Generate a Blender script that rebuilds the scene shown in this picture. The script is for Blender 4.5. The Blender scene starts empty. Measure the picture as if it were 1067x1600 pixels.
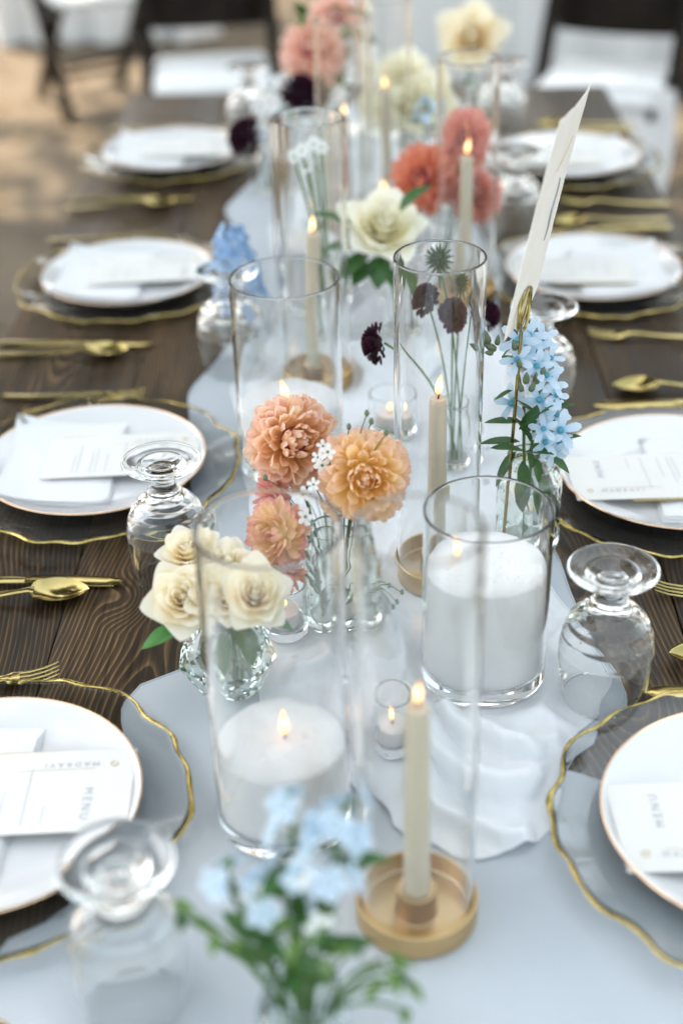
import bpy, math, random
from mathutils import Vector, Matrix, Quaternion, noise
SC = bpy.context.scene
COL = SC.collection
PI = math.pi
rnd = random.Random(11)

# ------------------------------------------------------------------ camera
TZ = 0.75                                     # table top
cam_pos = Vector((0.0125, 0.0, 1.635))
pit, yaw, rol = math.radians(31.5), math.radians(1.7), math.radians(1.6)
cf = Vector((-math.sin(yaw)*math.cos(pit), math.cos(yaw)*math.cos(pit), -math.sin(pit)))
R0 = Vector((math.cos(yaw), math.sin(yaw), 0)); U0 = R0.cross(cf)
cr = R0*math.cos(rol) - U0*math.sin(rol); cu = U0*math.cos(rol) + R0*math.sin(rol)
cd = bpy.data.cameras.new('camera'); cam = bpy.data.objects.new('camera', cd); COL.objects.link(cam)
mw = Matrix((cr, cu, -cf)).transposed().to_4x4(); mw.translation = cam_pos
cam.matrix_world = mw
cd.sensor_fit = 'VERTICAL'; cd.sensor_height = 36; cd.sensor_width = 24; cd.lens = 50
cd.clip_start = 0.02; cd.clip_end = 500
cd.dof.use_dof = True; cd.dof.focus_distance = 1.46; cd.dof.aperture_fstop = 2.0
SC.camera = cam
FPX = 2222.2
def ray(px, py):
    return cf + cr*((px-533.5)/FPX) - cu*((py-800)/FPX)
def at_z(px, py, z):                          # point of the photo at a given height
    d = ray(px, py); return cam_pos + d*((z-cam_pos.z)/d.z)
def at_y(px, py, Y):                          # point of the photo at a given distance along the table
    d = ray(px, py); return cam_pos + d*((Y-cam_pos.y)/d.y)

# ------------------------------------------------------------------ sky, sun, exposure
sun_dir = Vector((-0.42, 0.42, 0.80)).normalized()       # towards the sun
SUN_EL = math.asin(sun_dir.z); SUN_AZ = math.atan2(sun_dir.x, sun_dir.y)
W = bpy.data.worlds.new('World'); SC.world = W; W.use_nodes = True
wn = W.node_tree; bg = wn.nodes['Background']
sk = wn.nodes.new('ShaderNodeTexSky'); sk.sky_type = 'NISHITA'; sk.sun_disc = False
sk.sun_elevation = SUN_EL; sk.sun_rotation = SUN_AZ
sk.air_density = 1.0; sk.dust_density = 3.0; sk.ozone_density = 0.0
hs = wn.nodes.new('ShaderNodeHueSaturation'); hs.inputs['Hue'].default_value = .462; hs.inputs['Saturation'].default_value = .40     # thin white haze over the blue
wn.links.new(sk.outputs[0], hs.inputs['Color']); wn.links.new(hs.outputs[0], bg.inputs[0]); bg.inputs[1].default_value = 0.15
sd = bpy.data.lights.new('sun', 'SUN'); sd.energy = 3.0; sd.angle = math.radians(0.6); sd.color = (1.0, 0.84, 0.64)
so = bpy.data.objects.new('sun', sd); COL.objects.link(so); so.location = sun_dir*20
so.rotation_euler = sun_dir.to_track_quat('Z', 'Y').to_euler()
SC.view_settings.view_transform = 'Standard'; SC.view_settings.look = 'None'
SC.view_settings.gamma = 1.0; SC.view_settings.use_curve_mapping = False
SC.view_settings.exposure = 1.96
SC.render.engine = 'CYCLES'
cy = SC.cycles
cy.max_bounces = 24; cy.transmission_bounces = 22; cy.glossy_bounces = 10; cy.diffuse_bounces = 4; cy.transparent_max_bounces = 24
cy.caustics_reflective = True; cy.caustics_refractive = True; cy.blur_glossy = 0.6
cy.sample_clamp_indirect = 14.0; cy.sample_clamp_direct = 0
cy.use_denoising = True
try: cy.denoiser = 'OPENIMAGEDENOISE'
except Exception: pass

# ------------------------------------------------------------------ materials
def mat(name): 
    m = bpy.data.materials.new(name); m.use_nodes = True
    return m, m.node_tree.nodes, m.node_tree.links, m.node_tree.nodes['Principled BSDF']
def pbr(name, col, rough=0.5, metal=0.0, **k):
    m, n, l, p = mat(name)
    p.inputs['Base Color'].default_value = (*col, 1); p.inputs['Roughness'].default_value = rough
    p.inputs['Metallic'].default_value = metal
    for a, b in k.items(): p.inputs[a.replace('_', ' ')].default_value = b
    return m
def varied(name, c1, c2, scale, rough, metal=0.0, bump=0.0, bscale=None, stretch=(1,1,1), detail=4, spec=None, rough2=None):
    m, n, l, p = mat(name)
    tc = n.new('ShaderNodeTexCoord'); mp = n.new('ShaderNodeMapping'); mp.inputs['Scale'].default_value = stretch
    l.new(tc.outputs['Object'], mp.inputs[0])
    nz = n.new('ShaderNodeTexNoise'); nz.inputs['Scale'].default_value = scale; nz.inputs['Detail'].default_value = detail
    l.new(mp.outputs[0], nz.inputs[0])
    rp = n.new('ShaderNodeValToRGB'); rp.color_ramp.elements[0].position = .35; rp.color_ramp.elements[1].position = .65
    rp.color_ramp.elements[0].color = (*c1, 1); rp.color_ramp.elements[1].color = (*c2, 1)
    l.new(nz.outputs[0], rp.inputs[0]); l.new(rp.outputs[0], p.inputs['Base Color'])
    p.inputs['Roughness'].default_value = rough; p.inputs['Metallic'].default_value = metal
    if spec is not None: p.inputs['Specular IOR Level'].default_value = spec
    if rough2 is not None:
        mr = n.new('ShaderNodeMapRange'); mr.inputs[3].default_value = rough; mr.inputs[4].default_value = rough2
        l.new(nz.outputs[0], mr.inputs[0]); l.new(mr.outputs[0], p.inputs['Roughness'])
    if bump:
        n2 = n.new('ShaderNodeTexNoise'); n2.inputs['Scale'].default_value = bscale or scale*4; n2.inputs['Detail'].default_value = 3
        l.new(mp.outputs[0], n2.inputs[0])
        b = n.new('ShaderNodeBump'); b.inputs['Strength'].default_value = bump; b.inputs['Distance'].default_value = .002
        l.new(n2.outputs[0], b.inputs['Height']); l.new(b.outputs[0], p.inputs['Normal'])
    return m
def glass(name, col=(1,1,1), rough=0.0, ior=1.46, bump=0):
    m, n, l, p = mat(name); n.remove(p)
    g = n.new('ShaderNodeBsdfGlass'); g.inputs['Color'].default_value = (*col, 1)
    g.inputs['Roughness'].default_value = rough; g.inputs['IOR'].default_value = ior
    l.new(g.outputs[0], n['Material Output'].inputs['Surface'])
    if bump:
        tc = n.new('ShaderNodeTexCoord'); nz = n.new('ShaderNodeTexNoise'); nz.inputs['Scale'].default_value = 30
        l.new(tc.outputs['Object'], nz.inputs[0])
        b = n.new('ShaderNodeBump'); b.inputs['Strength'].default_value = bump; b.inputs['Distance'].default_value = .004
        l.new(nz.outputs[0], b.inputs['Height']); l.new(b.outputs[0], g.inputs['Normal'])
    return m
def petal_mat(name, stops, trans=.35, rough=.55, var=.12):
    """pigment runs from petal base to tip along V of the UV map"""
    m, n, l, p = mat(name)
    uv = n.new('ShaderNodeUVMap'); sp = n.new('ShaderNodeSeparateXYZ'); l.new(uv.outputs[0], sp.inputs[0])
    nz = n.new('ShaderNodeTexNoise'); nz.inputs['Scale'].default_value = 14; nz.inputs['Detail'].default_value = 3
    mp = n.new('ShaderNodeMapping'); mp.inputs['Scale'].default_value = (3, .35, 1); l.new(uv.outputs[0], mp.inputs[0]); l.new(mp.outputs[0], nz.inputs[0])
    oi = n.new('ShaderNodeObjectInfo')
    a = n.new('ShaderNodeMath'); a.operation = 'MULTIPLY_ADD'; a.inputs[1].default_value = .22; l.new(nz.outputs[0], a.inputs[0]); l.new(sp.outputs[1], a.inputs[2])
    b = n.new('ShaderNodeMath'); b.operation = 'MULTIPLY_ADD'; b.inputs[1].default_value = var*2; l.new(oi.outputs['Random'], b.inputs[0]); l.new(a.outputs[0], b.inputs[2])
    c = n.new('ShaderNodeMath'); c.operation = 'SUBTRACT'; c.inputs[1].default_value = .11+var; l.new(b.outputs[0], c.inputs[0])
    rp = n.new('ShaderNodeValToRGB'); e = rp.color_ramp.elements
    e[0].position = stops[0][0]; e[0].color = (*stops[0][1], 1); e[1].position = stops[-1][0]; e[1].color = (*stops[-1][1], 1)
    for pos, cc in stops[1:-1]:
        q = e.new(pos); q.color = (*cc, 1)
    l.new(c.outputs[0], rp.inputs[0])
    l.new(rp.outputs[0], p.inputs['Base Color']); p.inputs['Roughness'].default_value = rough; p.inputs['Specular IOR Level'].default_value = .25
    t = n.new('ShaderNodeBsdfTranslucent'); l.new(rp.outputs[0], t.inputs['Color'])
    mx = n.new('ShaderNodeMixShader'); mx.inputs[0].default_value = trans
    l.new(p.outputs[0], mx.inputs[1]); l.new(t.outputs[0], mx.inputs[2]); l.new(mx.outputs[0], n['Material Output'].inputs['Surface'])
    bp = n.new('ShaderNodeBump'); bp.inputs['Strength'].default_value = .25; bp.inputs['Distance'].default_value = .001
    l.new(nz.outputs[0], bp.inputs['Height']); l.new(bp.outputs[0], p.inputs['Normal'])
    return m
def leafy(name, c1, c2, trans=.3):
    m = varied(name, c1, c2, 60, .45, bump=.2, bscale=200)
    n, l = m.node_tree.nodes, m.node_tree.links; p = n['Principled BSDF']
    t = n.new('ShaderNodeBsdfTranslucent'); src = p.inputs['Base Color'].links[0].from_socket; l.new(src, t.inputs['Color'])
    mx = n.new('ShaderNodeMixShader'); mx.inputs[0].default_value = trans
    l.new(p.outputs[0], mx.inputs[1]); l.new(t.outputs[0], mx.inputs[2]); l.new(mx.outputs[0], n['Material Output'].inputs['Surface'])
    return m
def wood(name, dark, mid, light, ring=.0078, spec=.28):
    """flat sawn board: growth rings cut by a wandering pith depth give cathedral figure and knots"""
    m, n, l, p = mat(name)
    def math_(op, a, b=None, c=None):
        q = n.new('ShaderNodeMath'); q.operation = op
        for k, x in enumerate((a, b, c)):
            if x is None: continue
            if isinstance(x, (int, float)): q.inputs[k].default_value = x
            else: l.new(x, q.inputs[k])
        return q.outputs[0]
    def noise_(vec, scale, detail=2, dims='3D'):
        q = n.new('ShaderNodeTexNoise'); q.inputs['Scale'].default_value = scale; q.inputs['Detail'].default_value = detail; l.new(vec, q.inputs['Vector']); return q.outputs['Fac']
    def mapped(vec, sc):
        q = n.new('ShaderNodeMapping'); q.inputs['Scale'].default_value = sc; l.new(vec, q.inputs[0]); return q.outputs[0]
    tc = n.new('ShaderNodeTexCoord'); oi = n.new('ShaderNodeObjectInfo')
    off = n.new('ShaderNodeVectorMath'); off.operation = 'SCALE'; off.inputs[0].default_value = (0, 17.3, 0); l.new(oi.outputs['Random'], off.inputs['Scale'])
    ad = n.new('ShaderNodeVectorMath'); l.new(tc.outputs['Object'], ad.inputs[0]); l.new(off.outputs[0], ad.inputs[1])
    V = ad.outputs[0]; sp = n.new('ShaderNodeSeparateXYZ'); l.new(V, sp.inputs[0])
    slow = noise_(mapped(V, (0, 1, 0)), 2.1, 1); mid_ = noise_(mapped(V, (1, .10, 1)), 16, 3); side = noise_(mapped(V, (0, 1, 0)), 1.3, 0)
    depth = math_('MULTIPLY_ADD', slow, .22, -.075)
    x = math_('MULTIPLY_ADD', side, .16, math_('ADD', sp.outputs[0], -.08))
    r = math_('SQRT', math_('ADD', math_('MULTIPLY', x, x), math_('MULTIPLY', depth, depth)))
    vo = n.new('ShaderNodeTexVoronoi'); vo.inputs['Scale'].default_value = 5.5; l.new(mapped(V, (1, .62, 0)), vo.inputs['Vector'])
    kn = n.new('ShaderNodeMapRange'); kn.interpolation_type = 'SMOOTHSTEP'; kn.inputs[1].default_value = 0; kn.inputs[2].default_value = .24; kn.inputs[4].default_value = 0
    cs = n.new('ShaderNodeSeparateColor'); l.new(vo.outputs['Color'], cs.inputs[0])
    l.new(math_('MULTIPLY', math_('GREATER_THAN', cs.outputs[0], .66), .030), kn.inputs[3])
    l.new(vo.outputs['Distance'], kn.inputs[0])
    r2 = math_('ADD', math_('MULTIPLY_ADD', mid_, .011, r), kn.outputs[0])
    ph = math_('FRACT', math_('MULTIPLY', r2, 1/ring))
    rp = n.new('ShaderNodeValToRGB'); e = rp.color_ramp.elements
    e[0].position = 0; e[0].color = (*light, 1); e[1].position = 1; e[1].color = (*mid, 1)
    for pos, cc in ((.10, light), (.24, mid), (.48, dark), (.92, dark)):
        q = e.new(pos); q.color = (*cc, 1)
    l.new(ph, rp.inputs[0])
    fib = noise_(mapped(V, (1, .025, 1)), 260, 3); big = noise_(mapped(V, (1, .3, 1)), 9, 4)
    def mr(v, a, b):
        q = n.new('ShaderNodeMapRange'); q.inputs[1].default_value = .3; q.inputs[2].default_value = .7; q.inputs[3].default_value = a; q.inputs[4].default_value = b; l.new(v, q.inputs[0]); return q.outputs[0]
    tone = n.new('ShaderNodeMapRange'); tone.inputs[3].default_value = .78; tone.inputs[4].default_value = 1.25; l.new(oi.outputs['Random'], tone.inputs[0])
    mu = math_('MULTIPLY', tone.outputs[0], math_('MULTIPLY', mr(fib, .35, 1.65), mr(big, .40, 1.75)))
    mc = n.new('ShaderNodeVectorMath'); mc.operation = 'SCALE'; l.new(rp.outputs[0], mc.inputs[0]); l.new(mu, mc.inputs['Scale'])
    l.new(mc.outputs[0], p.inputs['Base Color'])
    l.new(mr(fib, .34, .55), p.inputs['Roughness']); p.inputs['Specular IOR Level'].default_value = spec
    b = n.new('ShaderNodeBump'); b.inputs['Strength'].default_value = .3; b.inputs['Distance'].default_value = .0006
    l.new(ph, b.inputs['Height']); l.new(b.outputs[0], p.inputs['Normal'])
    return m

M = {}
M['wood'] = wood('stained wood', (.020,.0115,.0048), (.043,.025,.0105), (.088,.052,.0225), .0052)
M['chair_wood'] = wood('dark chair wood', (.006,.004,.003), (.010,.007,.004), (.02,.012,.007), .0078, .12)
M['ground'] = varied('dry earth', (.115,.088,.058), (.18,.14,.094), 1.6, .9, bump=.6, bscale=40, detail=8)
M['ceramic'] = pbr('white ceramic', (.66,.66,.66), .13, 0, Coat_Weight=.4, Coat_Roughness=.05)
M['gold'] = varied('polished gold', (.36,.285,.105), (.46,.37,.155), 20, .09, 1.0, rough2=.2)
M['rim_gold'] = varied('hand painted gold', (.34,.25,.06), (.62,.48,.18), 60, .08, 1.0, bump=.8, bscale=110, rough2=.22)
M['rose_gold'] = pbr('rose gold rim', (.80,.54,.36), .2, 1.0)
M['brass'] = varied('satin brass', (.56,.39,.19), (.66,.47,.25), 30, .36, 1.0, stretch=(1,1,8), rough2=.46)
M['glass'] = glass('clear glass', (.996,1,.999), 0, 1.45)
M['dish_glass'] = glass('charger glass', (.992,1,1), 0, 1.46, bump=.09)
M['cut_glass'] = glass('cut glass', (.97,.99,.98), 0, 1.52)
def cloth_mat(name, col, trans, tr):
    m = varied(name, tuple(x*.965 for x in col), col, 18, .75, bump=.35, bscale=900, spec=.2)
    n, l = m.node_tree.nodes, m.node_tree.links; p = n['Principled BSDF']; p.inputs['Sheen Weight'].default_value = .25
    t = n.new('ShaderNodeBsdfTranslucent'); t.inputs['Color'].default_value = (*col, 1)
    mx = n.new('ShaderNodeMixShader'); mx.inputs[0].default_value = trans
    l.new(p.outputs[0], mx.inputs[1]); l.new(t.outputs[0], mx.inputs[2])
    tp = n.new('ShaderNodeBsdfTransparent'); m2 = n.new('ShaderNodeMixShader'); m2.inputs[0].default_value = tr
    l.new(mx.outputs[0], m2.inputs[1]); l.new(tp.outputs[0], m2.inputs[2])
    l.new(m2.outputs[0], n['Material Output'].inputs['Surface'])
    return m
M['chiffon'] = cloth_mat('white chiffon', (.88,.89,.905), .18, .05)
M['satin'] = cloth_mat('pale blue grey cloth', (.51,.55,.585), .08, .02)
M['linen'] = cloth_mat('white linen', (.80,.80,.80), .06, 0)
M['cushion'] = varied('white cushion', (.74,.74,.73), (.80,.80,.79), 14, .6, bump=.2)
M['sand'] = varied('white wax beads', (.90,.885,.875), (.93,.92,.91), 700, .7, bump=.12, bscale=700)
n_ = M['sand'].node_tree.nodes['Principled BSDF']; n_.inputs['Subsurface Weight'].default_value = .12; n_.inputs['Subsurface Radius'].default_value = (.006,.004,.003)
M['taper'] = pbr('cream wax', (.68,.61,.46), .42, 0, Subsurface_Weight=.35, Subsurface_Scale=.01)
M['tealight'] = pbr('white wax', (.85,.82,.78), .4, 0, Subsurface_Weight=.4, Subsurface_Scale=.01)
M['wick'] = pbr('charred wick', (.012,.01,.009), .9)
M['paper'] = varied('cream paper', (.80,.77,.71), (.84,.81,.76), 40, .8, bump=.3, bscale=300, spec=.15)
M['card'] = varied('cream card', (.70,.685,.65), (.72,.705,.67), 30, .7, spec=.2)
M['kraft'] = pbr('gold paper', (.62,.47,.22), .45, .35)
M['ink'] = pbr('grey ink', (.42,.43,.46), .8)
M['gold_ink'] = pbr('gold ink', (.62,.48,.30), .5, .3)
def flame_mat():
    m, n, l, p = mat('flame'); n.remove(p)
    uv = n.new('ShaderNodeUVMap'); sp = n.new('ShaderNodeSeparateXYZ'); l.new(uv.outputs[0], sp.inputs[0])
    rp = n.new('ShaderNodeValToRGB'); e = rp.color_ramp.elements
    e[0].position = 0; e[0].color = (.9,.26,.05,1); e[1].position = 1; e[1].color = (1,.36,.08,1)
    q = e.new(.28); q.color = (1,.55,.22,1); q = e.new(.58); q.color = (1,.70,.36,1)
    l.new(sp.outputs[1], rp.inputs[0])
    em = n.new('ShaderNodeEmission'); em.inputs['Strength'].default_value = .85; l.new(rp.outputs[0], em.inputs[0])
    l.new(em.outputs[0], n['Material Output'].inputs['Surface']); return m
M['flame'] = flame_mat()
PINK, PEACH = (.80,.36,.26), (.84,.42,.22)
M['dahlia_a'] = petal_mat('peach pink dahlia petal', [(0,(.92,.60,.24)),(.45,(.95,.68,.40)),(.8,(.96,.73,.55)),(1,(.95,.73,.62))], trans=.50)
M['dahlia_b'] = petal_mat('apricot dahlia petal', [(0,(.93,.64,.16)),(.45,(.95,.72,.34)),(.8,(.96,.74,.50)),(1,(.95,.70,.58))], trans=.50)
M['dahlia_c'] = petal_mat('pale yellow dahlia petal', [(0,(.92,.68,.28)),(.5,(.93,.72,.40)),(.85,(.91,.58,.44)),(1,(.84,.44,.38))])
M['dahlia_d'] = petal_mat('rust dahlia petal', [(0,(.60,.20,.06)),(1,(.74,.30,.17))])
M['dahlia_coral'] = petal_mat('coral dahlia petal', [(0,(.78,.26,.13)),(1,(.86,.40,.28))], trans=.45)
M['dahlia_rosy'] = petal_mat('rosy dahlia petal', [(0,(.80,.32,.24)),(1,(.88,.47,.42))], trans=.45)
M['dahlia_pink'] = petal_mat('blush dahlia petal', [(0,(.88,.52,.38)),(1,(.93,.70,.62))], trans=.45)
M['dahlia_eye'] = pbr('dahlia eye', (.30,.07,.10), .6)
M['rose_cream'] = petal_mat('cream rose petal', [(0,(.95,.66,.26)),(.30,(.96,.80,.48)),(.75,(.95,.88,.69)),(1,(.96,.92,.80))], trans=.46, var=.06)
M['rose_white'] = petal_mat('ivory rose petal', [(0,(.90,.80,.36)),(.5,(.94,.88,.60)),(1,(.95,.92,.80))], trans=.3, var=.06)
M['blue'] = petal_mat('pale blue petal', [(0,(.34,.54,.70)),(.35,(.54,.70,.84)),(1,(.68,.77,.87))], trans=.3, var=.15)
M['blue_deep'] = petal_mat('delphinium petal', [(0,(.26,.42,.66)),(1,(.40,.58,.82))], trans=.3, var=.2)
M['blue_eye'] = pbr('teal flower eye', (.06,.28,.38), .5)
M['white_flower'] = petal_mat('white petal', [(0,(.84,.86,.80)),(1,(.88,.88,.90))], trans=.3, var=.05)
M['maroon'] = petal_mat('dark maroon floret', [(0,(.020,.006,.012)),(1,(.055,.010,.028))], trans=.1, var=.1)
M['leaf'] = leafy('green leaf', (.030,.095,.022), (.055,.15,.035))
M['leaf_bright'] = leafy('bright rose leaf', (.03,.16,.02), (.05,.22,.03))
M['stem'] = leafy('green stem', (.06,.14,.03), (.10,.20,.05), .1)
M['fresh'] = leafy('fresh light leaf', (.10,.20,.035), (.18,.28,.07), .4)
M['bud'] = leafy('flower bud', (.10,.16,.06), (.20,.22,.16), .2)
M['thistle'] = leafy('seed head green', (.045,.075,.025), (.09,.12,.05), .1)
M['tree_leaf'] = leafy('tree foliage', (.11,.095,.014), (.26,.19,.03), .55)
M['bark'] = varied('bark', (.06,.045,.03), (.12,.09,.065), 8, .9, bump=1, bscale=20)

# ------------------------------------------------------------------ mesh helpers
class MB:
    def __init__(s): s.v = []; s.f = []; s.uv = []; s.hasuv = False
    def add(s, V, F, UV=None, mtx=None):
        o = len(s.v)
        s.v += [tuple(mtx @ Vector(p)) for p in V] if mtx is not None else [tuple(p) for p in V]
        s.f += [tuple(i+o for i in f) for f in F]
        if UV: s.uv += UV; s.hasuv = True
        else: s.uv += [(0,0)]*len(V)
        return s
    def mesh(s, name, m, smooth=True):
        me = bpy.data.meshes.new(name); me.from_pydata(s.v, [], s.f)
        if s.hasuv:
            u = me.uv_layers.new(name='UVMap')
            for i, lp in enumerate(me.loops): u.data[i].uv = s.uv[lp.vertex_index]
        if isinstance(m, str): m = M[m]
        me.materials.append(m)
        if smooth: (me.polygons.foreach_set('use_smooth', [True]*len(me.polygons)), me.set_sharp_from_angle(angle=math.radians(50)))
        me.update(); return me
    def obj(s, name, m, parent=None, smooth=True, loc=None, mtx=None):
        return link(name, s.mesh(name, m, smooth), parent, loc, mtx)
def link(name, me, parent=None, loc=None, mtx=None):
    o = bpy.data.objects.new(name, me); COL.objects.link(o)
    if parent: o.parent = parent
    if loc is not None: o.location = loc
    if mtx is not None: o.matrix_basis = mtx
    return o
def tag(o, label=None, cat=None, group=None, kind=None):
    if label: o['label'] = label
    if cat: o['category'] = cat
    if group: o['group'] = group
    if kind: o['kind'] = kind
    return o
def empty(name, loc=(0,0,0), rz=0, label=None, cat=None, group=None):
    o = bpy.data.objects.new(name, None); COL.objects.link(o); o.empty_display_size = .02
    o.location = loc; o.rotation_euler = (0,0,rz); return tag(o, label, cat, group)
def copy_tree(o, parent=None):
    c = o.copy(); COL.objects.link(c)
    if parent: c.parent = parent
    for ch in [x for x in o.children]: copy_tree(ch, c)
    return c
def put(proto, used, loc, rz, label, group=None):
    """first call places the prototype itself, later calls copies"""
    if not used: used.append(1); o = proto
    else: o = copy_tree(proto)
    o.location = loc; o.rotation_euler = (0,0,rz); o['label'] = label
    if group: o['group'] = group
    return o
def lathe(prof, n=48, closed=False, fr=None):
    V, F, rows = [], [], []
    P2 = []; sgm = list(zip(prof, prof[1:])) + ([(prof[-1], prof[0])] if closed else [])
    for (a, b) in sgm:                             # support rows keep long walls truly straight
        P2.append(a); L = math.hypot(b[0]-a[0], b[1]-a[1])
        if L > .004:
            for t in (.0012/L, 1-.0012/L): P2.append((a[0]+(b[0]-a[0])*t, a[1]+(b[1]-a[1])*t))
    if not closed: P2.append(prof[-1])
    for (r, z) in P2:
        if r < 1e-7: rows.append([len(V)]); V.append((0,0,z)); continue
        row = []
        for i in range(n):
            a = 2*PI*i/n; rr = r*(fr(a, z) if fr else 1)
            row.append(len(V)); V.append((rr*math.cos(a), rr*math.sin(a), z))
        rows.append(row)
    pairs = list(zip(rows, rows[1:])) + ([(rows[-1], rows[0])] if closed else [])
    for a, b in pairs:
        for i in range(n):
            j = (i+1) % n
            if len(a) == 1 and len(b) == 1: continue
            if len(a) == 1: F.append((a[0], b[j], b[i]))
            elif len(b) == 1: F.append((a[i], a[j], b[0]))
            else: F.append((a[i], a[j], b[j], b[i]))
    return V, F
def tube(pts, rad, n=8, closed=False, flat=1.0):
    """tube along a polyline; rad is a number or one per point"""
    pts = [Vector(p) for p in pts]; N = len(pts); V, F = [], []
    if not hasattr(rad, '__len__'): rad = [rad]*N
    up = None
    for i, p in enumerate(pts):
        a = pts[(i-1) % N] if (closed or i) else p; b = pts[(i+1) % N] if (closed or i < N-1) else p
        t = (b-a).normalized()
        if up is None: up = Vector((0,0,1)) if abs(t.z) < .9 else Vector((1,0,0))
        x = up.cross(t).normalized(); up = t.cross(x).normalized()
        for k in range(n):
            q = 2*PI*k/n; V.append(p + x*(math.cos(q)*rad[i]) + up*(math.sin(q)*rad[i]*flat))
    for i in range(N if closed else N-1):
        j = (i+1) % N
        for k in range(n):
            m_ = (k+1) % n; F.append((i*n+k, i*n+m_, j*n+m_, j*n+k))
    if not closed:
        F.append(tuple(range(n))[::-1]); F.append(tuple((N-1)*n+k for k in range(n)))
    return V, F
def bez(p0, p1, p2, n=10):
    p0, p1, p2 = Vector(p0), Vector(p1), Vector(p2)
    return [p0*(1-t)**2 + p1*2*t*(1-t) + p2*t*t for t in [i/n for i in range(n+1)]]
def box(cx, cy_, cz, sx, sy, sz, bev=.0):
    b = min(bev, sx*.4, sy*.4, sz*.4); V, F = [], []
    if b <= 0:
        V = [(cx+sx/2*i, cy_+sy/2*j, cz+sz/2*k) for k in (-1,1) for j in (-1,1) for i in (-1,1)]
        F = [(0,2,3,1),(4,5,7,6),(0,1,5,4),(2,6,7,3),(0,4,6,2),(1,3,7,5)]; return V, F
    lv = [(-1, b), (-1+2*b/sz, 0), (1-2*b/sz, 0), (1, b)]
    for k, ins in lv:
        hx, hy = sx/2-ins, sy/2-ins; c = b if ins == 0 else b*.6
        for (x, y) in ((hx-c,-hy),(hx,-hy+c),(hx,hy-c),(hx-c,hy),(-hx+c,hy),(-hx,hy-c),(-hx,-hy+c),(-hx+c,-hy)):
            V.append((cx+x, cy_+y, cz+sz/2*k))
    F.append(tuple(range(8))[::-1]); F.append(tuple(24+i for i in range(8)))
    for r in range(3):
        for i in range(8):
            j = (i+1) % 8; F.append((r*8+i, r*8+j, r*8+8+j, r*8+8+i))
    return V, F
def bar(p, q, w, h):
    """rectangular bar from p to q"""
    p, q = Vector(p), Vector(q); t = (q-p).normalized()
    x = t.cross(Vector((0,0,1))); x = x.normalized() if x.length > 1e-3 else Vector((1,0,0)); y = x.cross(t)
    V = [c + x*(w/2*i) + y*(h/2*j) for c in (p, q) for (i, j) in ((-1,-1),(1,-1),(1,1),(-1,1))]
    return V, [(3,2,1,0),(4,5,6,7),(0,1,5,4),(1,2,6,5),(2,3,7,6),(3,0,4,7)]
def frame(axis, spin=0.0):
    axis = Vector(axis).normalized()
    return axis.to_track_quat('Z', 'Y').to_matrix().to_4x4() @ Matrix.Rotation(spin, 4, 'Z')

# ------------------------------------------------------------------ ground, table
def sheet(x0, x1, y0, y1, nx, ny, zf):
    V = [(x0+(x1-x0)*i/nx, y0+(y1-y0)*j/ny, zf(x0+(x1-x0)*i/nx, y0+(y1-y0)*j/ny)) for j in range(ny+1) for i in range(nx+1)]
    F = [(j*(nx+1)+i, j*(nx+1)+i+1, (j+1)*(nx+1)+i+1, (j+1)*(nx+1)+i) for j in range(ny) for i in range(nx)]
    return V, F
g = MB().add(*sheet(-90, 90, -90, 90, 60, 60, lambda x, y: 0)).obj('ground', 'ground'); tag(g, kind='structure')

lf = MB(); r4 = random.Random(21)
for k in range(2600):
    x, y = r4.uniform(-4.5, 4.5), r4.uniform(3.6, 11)
    q = Matrix.Translation((x, y, .012)) @ Matrix.Rotation(r4.random()*6.28, 4, 'Z') @ Matrix.Rotation(r4.uniform(-.5,.5), 4, 'X'); z = r4.uniform(.018,.05)
    lf.add([(0,-z,0),(z*.45,0,z*.15),(0,z,0),(-z*.45,0,z*.15)], [(0,1,2),(0,2,3)], None, q)
M['dry_leaf'] = varied('dry leaf', (.07,.05,.022), (.20,.13,.055), 3, .8)
tag(lf.obj('fallen_leaves', 'dry_leaf', smooth=False), 'dry brown leaves scattered over the bare ground beyond the table', 'leaves', kind='stuff')
T0, T1, TW = 0.25, 3.30, 1.09
table = empty('wooden_table', (0, (T0+T1)/2, 0), 0, 'long dark stained wooden plank table carrying the whole wedding setting', 'table')
npk = 5; pw = TW/npk
pm = MB().add(*box(0,0,0, pw-.0010, T1-T0, .035, .0012)).mesh('plank', 'wood')
for i in range(npk):
    link('plank', pm, table, (-TW/2+pw*(i+.5), 0, TZ-.0175-rnd.random()*.0006))
for s in (-1,1):
    MB().add(*box(0,0,0,.03,T1-T0-.25,.09,.003)).obj('apron', 'wood', table, loc=(s*(TW/2-.10),0,TZ-.0805))
for sx in (-1,1):
    for sy in (-1,1):
        MB().add(*box(0,0,0,.08,.08,TZ-.037,.004)).obj('leg', 'wood', table, loc=(sx*(TW/2-.16),sy*((T1-T0)/2-.16),(TZ-.037)/2))

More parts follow.
